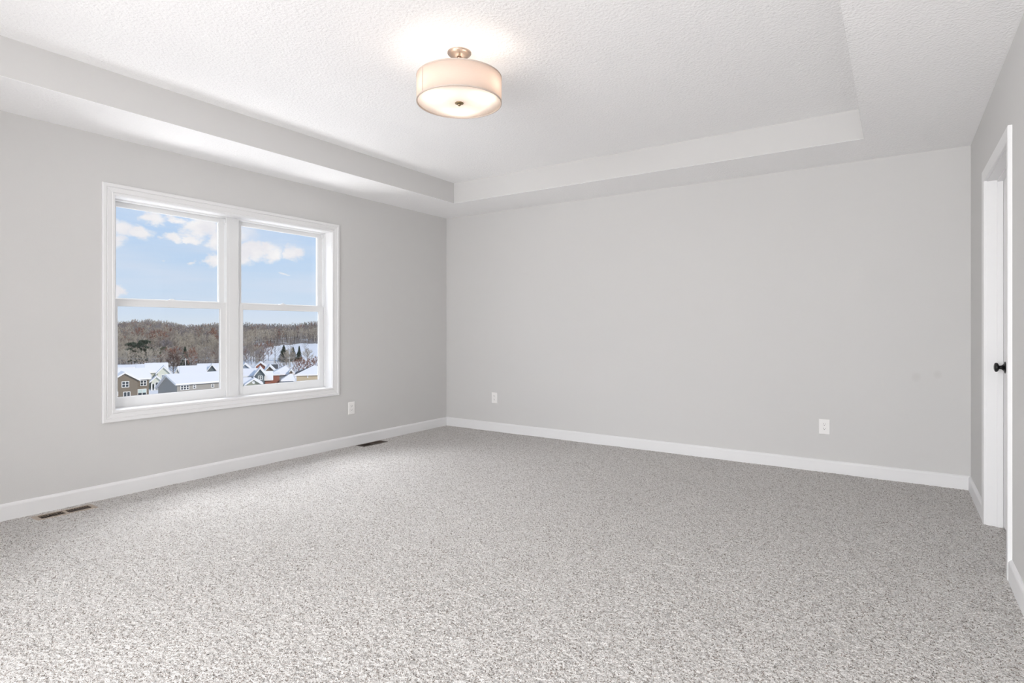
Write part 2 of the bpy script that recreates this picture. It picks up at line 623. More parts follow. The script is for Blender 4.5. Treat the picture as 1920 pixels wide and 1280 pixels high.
def make_window(name, to3d, u0, u1, v0, v1, mull, depth=OUT):
    """Twin double-hung window. to3d(u, v, h): h>0 into the room, h<0 towards outside."""
    root = thing(name, None, None, kind='structure')
    bm = bmesh.new()
    sweep_rect(bm, u0 + 0.004, u1 - 0.004, v0 + .004, v1 - .004, CAS, to3d)
    link('casing', bm, trim_m, root)
    bm = bmesh.new()                                     # jamb extensions lining the opening
    sweep_rect(bm, u0, u1, v0, v1, [(0.001, 0.0), (-0.006, 0.0), (-0.006, -0.092), (0.001, -0.092)], to3d)
    link('jamb_liner', bm, trim_m, root)
    bm = bmesh.new()                                     # vinyl main frame, stepped towards the tracks
    sweep_rect(bm, u0, u1, v0, v1,
               [(0.001, -0.090), (-0.010, -0.090), (-0.010, -0.099), (-0.015, -0.099), (-0.015, -0.106), (-0.018, -0.118), (-0.018, -0.160), (0.001, -0.160)], to3d)
    link('window_frame', bm, vinyl_m, root)
    def pbox(bm, a0, a1, b0, b1, h0, h1, bev=0.0015):
        vs = box(bm, 0, 1, 0, 1, 0, 1)
        for v in vs:
            v.co = to3d(a0 + v.co.x * (a1 - a0), b0 + v.co.y * (b1 - b0), h0 + v.co.z * (h1 - h0))
        if bev:
            es = list({e for v in vs for e in v.link_edges})
            bmesh.ops.bevel(bm, geom=es, offset=bev, segments=2, affect='EDGES', profile=0.6)
    bm = bmesh.new()
    pbox(bm, mull - 0.052, mull + 0.052, v0 + 0.008, v1 - 0.008, -0.158, -0.094, 0.002)
    pbox(bm, mull - 0.030, mull + 0.030, v0 + 0.008, v1 - 0.008, -0.100, -0.0925, 0.001)
    link('mullion', bm, vinyl_m, root)
    meet = 1.352 if name == 'window_1' else (v0 + v1) / 2 + 0.03
    for k, (a0, a1) in enumerate(((u0 + 0.017, mull - 0.05), (mull + 0.05, u1 - 0.017))):
        # upper sash in the outer track
        bm = bmesh.new()
        g = 0.040
        def sash(bm, a0, a1, b0, b1, h0, h1, rb, rt, rs):
            iu0, iu1, iv0, iv1 = a0 + rs, a1 - rs, b0 + rb, b1 - rt
            # four mitre-free members and a sloping glazing bead
            pbox(bm, a0, iu0, b0, b1, h0, h1)
            pbox(bm, iu1, a1, b0, b1, h0, h1)
            pbox(bm, iu0, iu1, b0, iv0, h0, h1, 0)
            pbox(bm, iu0, iu1, iv1, b1, h0, h1, 0)
            sweep_rect(bm, iu0, iu1, iv0, iv1, [(0.001, h1 - 0.002), (-0.0045, h1 - 0.006), (-0.0045, h0 + 0.004), (0.001, h0 + 0.004)], to3d)
            return iu0 + .004, iu1 - .004, iv0 + .004, iv1 - .004
        ua = a0 if k == 0 else a0
        r = sash(bm, a0, a1, meet - 0.030, v1 - 0.016, -0.155, -0.130, 0.034, 0.032, 0.044)
        s = link('upper_sash', bm, vinyl_m, root)
        bm = bmesh.new()
        pbox(bm, r[0], r[1], r[2], r[3], -0.1455, -0.1425, 0)
        link('pane', bm, glass_m, s)
        # lower sash in the inner track
        bm = bmesh.new()
        r = sash(bm, a0, a1, v0 + 0.015, meet, -0.129, -0.104, 0.061, 0.046, 0.044)
        # flat lift ledge along the top of the meeting rail
        pbox(bm, a0 + 0.004, a1 - 0.004, meet - 0.006, meet + 0.001, -0.131, -0.101, 0.0008)
        s = link('lower_sash', bm, vinyl_m, root)
        bm = bmesh.new()
        pbox(bm, r[0], r[1], r[2], r[3], -0.1195, -0.1165, 0)
        link('pane', bm, glass_m, s)
        bm = bmesh.new()
        sweep_rect(bm, r[0], r[1], r[2], r[3],
                   [(0.0, -0.1125), (-0.0013, -0.1125), (-0.0013, -0.1163), (0.0, -0.1163)], to3d)
        link('glazing_seal', bm, seal_m, s)
        # sash lock on the meeting rail
        c = (a0 + a1) / 2
        bm = bmesh.new()
        for (w_, z_, d_) in ((0.036, 0.004, 0.022), (0.024, 0.009, 0.016), (0.012, 0.014, 0.010)):
            pbox(bm, c - w_, c + w_, meet + 0.001, meet + 0.001 + z_, -0.118 - d_ / 2, -0.118 + d_ / 2, 0.0015)
        link('sash_lock', bm, vinyl_m, s)
        # tilt latch stops in the upper corners of the track
        bm = bmesh.new()
        for cc in (a0 - 0.001, a1 - 0.011):
            pbox(bm, cc, cc + 0.012, v1 - 0.055, v1 - 0.022, -0.128, -0.104, 0.001)
        link('track_stop', bm, vinyl_m, root)
    return root


# u runs along +y for the left wall, v is the height, h into the room (+x)
make_window('window_1', lambda u, v, h: (h, u, v), WY0, WY1, WZ0, WZ1, -2.567)
# unseen wide window, made up to go with the end fill lamp
make_window('added_window', lambda u, v, h: (u, AY + h, v), NX0, NX1, NZ0, NZ1, (NX0 + NX1) / 2)

# ------------------------------------------------------------------ door in the right wall
def build_door():
    root = thing('door_1', None, None, kind='structure')
    # casing on three sides: legs and head with mitred corners
    P = [(0.0, 0.0), (0.0, 0.0115), (0.003, 0.014), (0.052, 0.017), (0.060, 0.017), (0.063, 0.0145), (0.063, 0.0)]
    bm = bmesh.new()
    r = 0.004
    loops = []
    for off, h in P:
        loops.append([bm.verts.new(p) for p in ((W - h, DY1 + r + off, -0.01), (W - h, DY1 + r + off, DZ + r + off),
                                                (W - h, DY0 - r - off, DZ + r + off), (W - h, DY0 - r - off, -0.01))])
    n = len(loops)
    for i in range(n):
        a, b = loops[i], loops[(i + 1) % n]
        for k in range(3):
            bm.faces.new((a[k], a[k + 1], b[k + 1], b[k]))
    bm.faces.new([l[0] for l in loops])
    bm.faces.new([l[3] for l in loops])
    link('casing', bm, trim_m, root)
    # jamb with a door stop
    bm = bmesh.new()
    x0, x1 = W, W + TH
    box(bm, x0, x1, DY1, DY1 + 0.019, -0.01, DZ + 0.019)
    box(bm, x0, x1, DY0 - 0.019, DY0, -0.01, DZ + 0.019)
    box(bm, x0, x1, DY0, DY1, DZ, DZ + 0.019)
    link('jamb', bm, trim_m, root)
    bm = bmesh.new()
    sx0, sx1 = W + 0.046, W + 0.073
    box(bm, sx0, sx1, DY1 - 0.010, DY1, -0.005, DZ, bev=0.0015)
    box(bm, sx0, sx1, DY0, DY0 + 0.010, -0.005, DZ, bev=0.0015)
    box(bm, sx0, sx1, DY0 + 0.010, DY1 - 0.010, DZ - 0.010, DZ)
    link('door_stop', bm, trim_m, root)
    # slab with two recessed panels
    bm = bmesh.new()
    fx = W + 0.074
    y0, y1 = DY0 + 0.003, DY1 - 0.003
    z0, z1 = 0.012, DZ - 0.003
    st, rl = 0.115, 0.12
    mid = 1.02
    rects = [(y0 + st, y1 - st, z0 + 0.20, mid - 0.07), (y0 + st, y1 - st, mid + 0.07, z1 - rl)]
    box(bm, fx, fx + 0.035, y0, y0 + st, z0, z1)
    box(bm, fx, fx + 0.035, y1 - st, y1, z0, z1)
    for a, b in ((z0, z0 + 0.20), (mid - 0.07, mid + 0.07), (z1 - rl, z1)):
        box(bm, fx, fx + 0.035, y0 + st, y1 - st, a, b)
    slab = link('door_panel', bm, trim_m, root)
    bm = bmesh.new()
    for a, b, c, d in rects:
        box(bm, fx + 0.010, fx + 0.026, a, b, c, d)
        sweep_rect(bm, a, b, c, d, [(0, fx + .001), (-0.012, fx + 0.009), (-0.012, fx + 0.011), (0, fx + 0.011)], lambda u, v, h: (h, u, v))
    link('recessed_panel', bm, trim_m, slab)
    # round knob on a flared rosette
    bm = bmesh.new()
    kz, ky = 0.925, y1 - 0.070
    kd = 0.70
    prof = [(0.001, 0.0), (0.033, 0.0), (0.0335, 0.003), (0.031, 0.006), (0.024, 0.009), (0.017, 0.015), (0.0145, 0.020), (0.0115, 0.023),
            (0.0105, 0.030), (0.0105, 0.038), (0.014, 0.041), (0.021, 0.045), (0.0255, 0.051), (0.0265, 0.057), (0.0255, 0.063), (0.021, 0.068),
            (0.012, 0.0715), (0.0005, 0.0725)]
    lathe(bm, [(r_, -h * kd) for r_, h in prof], 40, 'x', (fx, ky, kz))
    link('door_knob', bm, black_m, root, smooth=True, label='black round door knob')
    # far side of the wall: a blank closet wall behind so that the door gap stays closed
    bm = bmesh.new()
    box(bm, W + 0.6, W + 0.62, DY0 - 0.4, DY1 + 0.4, -0.3, 2.9)
    box(bm, W + TH, W + 0.6, DY0 - 0.42, DY0 - 0.40, -0.3, 2.9)
    box(bm, W + TH, W + 0.6, DY1 + 0.40, DY1 + 0.42, -0.3, 2.9)
    box(bm, W + TH, W + 0.6, DY0 - 0.4, DY1 + 0.4, 2.4, 2.42)
    link('wall_closet', bm, wall_m, kind='structure')


build_door()

# ------------------------------------------------------------------ outlets
def make_outlet(loc, rotz, label):
    t = thing('power_outlet', label, 'power outlet', loc, rotz, 'duplex outlets low on the walls')
    # local: plate in x-z plane, facing -y
    bm = bmesh.new()
    w, h = 0.0385, 0.060
    prof = [(0, 0.0005), (0.0, 0.0062), (0.0175 + 0, 0.0062)]
    iw, ih = 0.0168, 0.0335
    rings = []
    for (a, b, d) in ((w, h, 0.0), (w, h, -0.003), (w - 0.003, h - 0.003, -0.0062), (iw + 0.0012, ih + 0.0012, -0.0062), (iw + 0.0006, ih + 0.0006, -0.0035)):
        rings.append([bm.verts.new(p) for p in ((-a, d, -b), (a, d, -b), (a, d, b), (-a, d, b))])
    for r0, r1 in zip(rings, rings[1:]):
        for k in range(4):
            bm.faces.new((r0[k], r0[(k + 1) % 4], r1[(k + 1) % 4], r1[k]))
    bm.faces.new(rings[-1])
    link('cover_plate', bm, plate_m, t)
    bm = bmesh.new()
    box(bm, -iw, iw, -0.0068, -0.002, -ih, ih, bev=0.0008)
    rc = link('receptacle', bm, plate_m, t)
    bm = bmesh.new()
    for s in (-1, 1):
        cz = s * 0.0175 + 0.002
        box(bm, -0.0078, -0.0058, -0.0071, -0.006, cz - 0.001, cz + 0.0075)
        box(bm, 0.0058, 0.0078, -0.0071, -0.006, cz - 0.0005, cz + 0.0070)
        lathe_r = [bm.verts.new((0.0030 * math.cos(a), -0.0071, cz - 0.0075 + 0.0030 * math.sin(a))) for a in [2 * PI * k / 14 for k in range(14)]]
        bm.faces.new(lathe_r)
    link('socket_slots', bm, slot_m, rc, label='dark socket slots')
    bm = bmesh.new()
    for s in (-1, 1):
        lathe(bm, [(0.0001, -0.0074), (0.0022, -0.0070), (0.0026, -0.0060)], 12, 'y', (0, 0, s * 0.0455))
        link('screw', bm, plate_m, t)
        bm = bmesh.new()
    bm.free()
    return t


make_outlet((0.700, 0, 0.372), 0, 'white outlet plate low on the long wall, beside the far room corner')
make_outlet((3.936, 0, 0.362), 0, 'white outlet plate low on the long wall, toward the door')
make_outlet((0, -1.420, 0.368), PI / 2, 'white outlet plate low on the window wall between window and corner')

# ------------------------------------------------------------------ floor registers
def make_register(v, fm, sm, label):
    x0, x1, y0, y1 = v
    cx, cy = (x0 + x1) / 2, (y0 + y1) / 2
    t = thing('floor_register', label, 'floor vent', (cx, cy, 0.0), 0, 'floor registers along the window wall')
    hx, hy = (x1 - x0) / 2, (y1 - y0) / 2
    top = 0.0035
    bm = bmesh.new()
    ix, iy = hx - 0.022, hy - 0.026
    rings = []
    for a, b, z in ((hx, hy, -0.012), (hx, hy, top - 0.003), (hx - 0.004, hy - 0.004, top), (ix, iy, top), (ix, iy, -0.035)):
        rings.append([bm.verts.new(p) for p in ((-a, -b, z), (a, -b, z), (a, b, z), (-a, b, z))])
    for r0, r1 in zip(rings, rings[1:]):
        for k in range(4):
            bm.faces.new((r0[k], r0[(k + 1) % 4], r1[(k + 1) % 4], r1[k]))
    box(bm, -ix, ix, -0.008, 0.008, -0.012, top)
    link('register_frame', bm, fm, t)
    bm = bmesh.new()
    n = 9
    for s in (-1, 1):
        for k in range(n):
            yc = s * (0.008 + (iy - 0.008) * (k + 0.5) / n)
            # slats lie across the register and lean away from the middle
            dy = s * 0.0045
            for q in (-1, 1):
                pass
            vs = [bm.verts.new(p) for p in ((-ix, yc - dy - 0.0009, top - 0.0135), (ix, yc - dy - 0.0009, top - 0.0135),
                                            (ix, yc + dy - 0.0009, top - 0.001), (-ix, yc + dy - 0.0009, top - 0.001),
                                            (-ix, yc - dy + 0.0009, top - 0.0135), (ix, yc - dy + 0.0009, top - 0.0135),
                                            (ix, yc + dy + 0.0009, top - 0.001), (-ix, yc + dy + 0.0009, top - 0.001))]
            for f in ((0, 1, 2, 3), (4, 7, 6, 5), (0, 4, 5, 1), (3, 2, 6, 7), (0, 3, 7, 4), (1, 5, 6, 2)):
                bm.faces.new([vs[i] for i in f])
    link('louvers', bm, sm, t)
    bm = bmesh.new()
    a, b = hx - 0.012, hy - 0.014
    r0 = [bm.verts.new(p) for p in ((-a, -b, -0.012), (a, -b, -0.012), (a, b, -0.012), (-a, b, -0.012))]
    r1 = [bm.verts.new(p) for p in ((-a, -b, -0.16), (a, -b, -0.16), (a, b, -0.16), (-a, b, -0.16))]
    for k in range(4):
        bm.faces.new((r0[k], r0[(k + 1) % 4], r1[(k + 1) % 4], r1[k]))
    bm.faces.new(r1)
    link('duct_boot', bm, duct_m, t)
    return t


make_register(VENTS[0], regf_m, regd_m, 'brown metal floor register with taupe rim under the window, in the carpet')
make_register(VENTS[1], regd_m, regd_m, 'very dark brown metal floor register in the carpet below the outlet near the corner')

# ------------------------------------------------------------------ ceiling light
def build_lamp():
    lx, ly = 2.439, -2.749
    t = thing('ceiling_lamp', 'round semi-flush ceiling lamp with cream fabric drum shade, lit', 'ceiling lamp', (lx, ly, TRAY))
    z = lambda h: h - TRAY
    bm = bmesh.new()
    r = lathe(bm, [(0.0645, 0.0), (0.0650, -0.006), (0.062, -0.0105), (0.052, -0.0165), (0.036, -0.022), (0.020, -0.0245), (0.0005, -0.025)], 56)
    link('canopy', bm, nickel_m, t, smooth=True)
    bm = bmesh.new()
    lathe(bm, [(0.0065, -0.022), (0.0065, z(2.367))], 20)
    lathe(bm, [(0.0005, -0.0250), (0.011, -0.026), (0.011, -0.034), (0.0075, -0.037), (0.0065, -0.040)], 20)
    lathe(bm, [(0.0066, z(2.515)), (0.014, z(2.512)), (0.014, z(2.502)), (0.0066, z(2.499))], 20)
    link('stem', bm, nickel_m, t, smooth=True)
    for s, px in ((1, 0.030), (-1, -0.030)):
        bm = bmesh.new()
        lathe(bm, [(0.0005, -0.0290), (0.0032, -0.0275), (0.0032, -0.020)], 12, 'z', (0.036 * math.cos(2.35 + (0 if s > 0 else PI)), 0.036 * math.sin(2.35 + (0 if s > 0 else PI)), 0))
        link('canopy_screw', bm, bronze_m, t, smooth=True)
    R, z0, z1 = 0.2305, z(2.372), z(2.5095)
    fabric = translucent_material('cream_linen_shade', (0.74, 0.66, 0.60, 1), (0.95, 0.84, 0.77, 1), 0.5, weave=True)
    hemm = translucent_material('shade_hem_tape', (0.66, 0.58, 0.52, 1), (0.7, 0.58, 0.48, 1), 0.18)
    bm = bmesh.new()
    lathe(bm, [(R - 0.0015, z0), (R, z0 + 0.001), (R, z1 - 0.001), (R - 0.0015, z1), (R - 0.003, z1 - 0.001), (R - 0.003, z0 + .001), (R - 0.0015, z0)], 128)
    sh = link('lamp_shade', bm, fabric, t, smooth=True)
    bm = bmesh.new()
    for a, b in ((z0 - 0.0005, z0 + 0.006), (z1 - 0.006, z1 + 0.0005)):
        lathe(bm, [(R - 0.004, a), (R + 0.0012, a), (R + 0.0012, b), (R - 0.004, b), (R - 0.004, a)], 128)
    # vertical overlap seam of the fabric
    az = math.atan2(CAM.y - ly, CAM.x - lx) - 0.97
    c, s_ = math.cos(az), math.sin(az)
    for k in range(1):
        w2 = 0.0028
        pts = []
        for dd in (-w2, w2):
            for rr in (R - 0.0035, R + 0.0012):
                pts.append((rr * c - dd * s_, rr * s_ + dd * c))
        vs = [bm.verts.new((p[0], p[1], zz)) for zz in (z0, z1) for p in (pts[0], pts[1], pts[3], pts[2])]
        for f in ((0, 1, 2, 3), (4, 7, 6, 5), (0, 4, 5, 1), (1, 5, 6, 2), (2, 6, 7, 3), (3, 7, 4, 0)):
            bm.faces.new([vs[i] for i in f])
    link('shade_hem', bm, hemm, sh)
    # frosted diffuser disc, slightly dished, with a rim ring
    diff = translucent_material('frosted_diffuser', (0.85, 0.83, 0.80, 1), (0.99, 0.97, 0.95, 1), 0.8)
    bm = bmesh.new()
    zd = z0 + 0.004
    lathe(bm, [(0.0067, zd - 0.001), (0.08, zd - 0.0008), (0.16, zd), (R - 0.006, zd + 0.001), (R - 0.006, zd + 0.004), (0.16, zd + 0.003), (0.0067, zd + 0.002)], 96)
    link('diffuser', bm, diff, t, smooth=True)
    bm = bmesh.new()
    zz = z0 + 0.002
    lathe(bm, [(0.0005, zz - 0.017), (0.005, zz - 0.0165), (0.0085, zz - 0.013), (0.0075, zz - 0.010), (0.013, zz - 0.0085), (0.0225, zz - 0.005), (0.0245, zz - 0.002), (0.022, zz + 0.0005), (0.004, zz + 0.001)], 36)
    link('finial', bm, bronze_m, t, smooth=True, label='antique brass finial cap')
    # spider and three bulb holders with bulbs
    bm = bmesh.new()
    for k in range(3):
        a = 0.5 + k * 2 * PI / 3
        for (ra, rb_, zc, th) in ((0.006, R - 0.002, z1 - 0.008, 0.0018),):
            c, s_ = math.cos(a), math.sin(a)
            vs = []
            for rr in (ra, rb_):
                for o1, o2 in ((-th, -th), (th, -th), (th, th), (-th, th)):
                    vs.append(bm.verts.new((rr * c - o1 * s_, rr * s_ + o1 * c, zc + o2)))
            for f in ((0, 1, 2, 3), (4, 7, 6, 5), (0, 4, 5, 1), (1, 5, 6, 2), (2, 6, 7, 3), (3, 7, 4, 0)):
                bm.faces.new([vs[i] for i in f])
    link('spider', bm, nickel_m, t)
    bulbm = bpy.data.materials.new('lit_bulb')
    bulbm.use_nodes = True
    bulbm.node_tree.nodes['Principled BSDF'].inputs['Emission Color'].default_value = (1, 0.82, 0.62, 1)
    bulbm.node_tree.nodes['Principled BSDF'].inputs['Emission Strength'].default_value = 3
    for k in range(3):
        a = 0.15 + k * 2 * PI / 3
        bx_, by_ = 0.115 * math.cos(a), 0.115 * math.sin(a)
        bm = bmesh.new()
        lathe(bm, [(0.0005, z(2.470)), (0.013, z(2.468)), (0.013, z(2.445))], 16, 'z', (bx_, by_, 0))
        hd = link('bulb_holder', bm, nickel_m, t, smooth=True)
        bm = bmesh.new()
        lathe(bm, [(0.010, z(2.451)), (0.014, z(2.443)), (0.021, z(2.427)), (0.022, z(2.417)), (0.018, z(2.405)), (0.009, z(2.398)), (0.0005, z(2.396))], 20, 'z', (bx_, by_, 0))
        link('bulb', bm, bulbm, hd, smooth=True)
        li = add_light('bulb_light', 'POINT', (lx + bx_ * 1.38, ly + by_ * 1.38, 2.435), (0, 0, 0), LAMP_W / 3, (1.0, 0.90, 0.80), shadow_soft_size=0.03)


build_lamp()

# ------------------------------------------------------------------ outdoors
GZ = -17.0                      # village ground
EYE = CAM.z


def at(u, v, t):
    """World point seen in direction (u, v) at distance t along the view axis."""
    return CAM + (FW + RT * ((u - 960) / FPX) + Vector((0, 0, (HORIZON - v) / FPX))) * t


def gp(u, t):
    p = at(u, HORIZON, t)
    return Vector((p.x, p.y, 0))


def interp(x, xs, ys):
    return np.interp(x, xs, ys)


TOPU = [0, 150, 213, 245, 275, 300, 330, 345, 362, 385, 411, 454, 500, 530, 545, 562, 595, 700, 900]
TOPV = [600, 604, 604, 601, 599, 601, 607, 609, 610, 606, 606, 606, 606, 607, 608, 605, 603, 603, 606]
RIDGE_T = 640.0


def ground_z(u, t):
    """Terrain height over the direction u and the distance t."""
    topv = interp(u, TOPU, TOPV)
    zr = EYE + (HORIZON - topv) / FPX * RIDGE_T - 10.5
    k = np.clip((t - 290) / (RIDGE_T - 290), 0, 1)
    z = -16.6 + (zr + 16.6) * (k ** 0.92)
    z = np.where(t > RIDGE_T, zr - (t - RIDGE_T) * 0.06, z)
    near = np.clip((95 - t) / 85.0, 0, 1)
    z = z + near * 13.4
    return z


def field_top(u):
    return interp(u, [445, 454, 471, 500, 530, 560, 620, 800], [300, 335, 365, 395, 432, 434, 422, 420])


def is_field(u, t):
    return (u > 447) & (t > 305) & (t < field_top(u))


snow_ground_m = mat('snow_ground', (0.85, 0.82, 0.80, 1), 0.85, mottle=(0.06, (0.78, 0.77, 0.77, 1), 0.5, 0.8))
litter_m = mat('leaf_litter_and_snow', (0.27, 0.22, 0.185, 1), 0.95, mottle=(0.09, (0.66, 0.64, 0.63, 1), 0.56, 0.66))


def build_terrain():
    us = np.concatenate([np.linspace(-900, -100, 20), np.linspace(-60, 900, 160), np.linspace(960, 2600, 24)])
    ts = np.concatenate([np.linspace(6, 100, 24), np.linspace(106, 300, 40), np.linspace(304, 700, 90), np.linspace(740, 1400, 12)])
    U, T = np.meshgrid(us, ts)
    Z = ground_z(U, T)
    rng = np.random.default_rng(8)
    Z = Z + rng.normal(0, 0.10, Z.shape) * (T > 60)
    Sx = (U - 960) / FPX
    X = CAM.x + (FW.x + RT.x * Sx) * T
    Y = CAM.y + (FW.y + RT.y * Sx) * T
    n = len(us)
    i = np.arange(len(ts) - 1)[:, None] * n + np.arange(n - 1)[None, :]
    q = np.stack([i, i + 1, i + n + 1, i + n], -1).reshape(-1, 4)
    me = mesh_np('terrain', np.stack([X, Y, Z], -1).reshape(-1, 3), q, [snow_ground_m, litter_m], smooth=True)
    uc, tc = U[:-1, :-1].ravel(), T[:-1, :-1].ravel()
    mi = ((tc > 262) & ~is_field(uc, tc) & ~((uc > 447) & (tc < 306))).astype(np.int32)
    me.polygons.foreach_set('material_index', mi)
    o = bpy.data.objects.new('terrain', me)
    COL.objects.link(o)
    o['kind'] = 'structure'


build_terrain()

# ---- houses
siding = {
    'brown': mat('taupe_brown_siding', (0.20, 0.165, 0.125, 1), 0.8),
    'grey': mat('warm_grey_siding', (0.33, 0.31, 0.275, 1), 0.8),
    'lightgrey': mat('light_grey_siding', (0.44, 0.435, 0.41, 1), 0.8),
    'cream': mat('pale_green_cream_siding', (0.62, 0.64, 0.56, 1), 0.8),
    'slate': mat('slate_blue_siding', (0.13, 0.155, 0.165, 1), 0.8),
    'bluegrey': mat('blue_grey_siding', (0.27, 0.31, 0.36, 1), 0.8),
    'olive': mat('olive_siding', (0.30, 0.31, 0.24, 1), 0.8),
    'tan': mat('tan_siding', (0.50, 0.41, 0.28, 1), 0.8),
    'earth': mat('earth_brown_siding', (0.22, 0.16, 0.115, 1), 0.8),
    'brick': mat('red_brown_siding', (0.33, 0.135, 0.095, 1), 0.85),
    'white': mat('white_siding', (0.72, 0.72, 0.70, 1), 0.8),
}
shingle_m = mat('dark_shingle', (0.10, 0.095, 0.095, 1), 0.9)
hglass_m = mat('dark_house_glass', (0.045, 0.055, 0.065, 1), 0.15, spec=0.6)
blind_m = mat('pale_blue_blind', (0.55, 0.66, 0.64, 1), 0.6)
htrim_m = mat('white_exterior_trim', (0.80, 0.79, 0.76, 1), 0.6)
brownroof_m = mat('bare_brown_roof', (0.17, 0.13, 0.105, 1), 0.9)


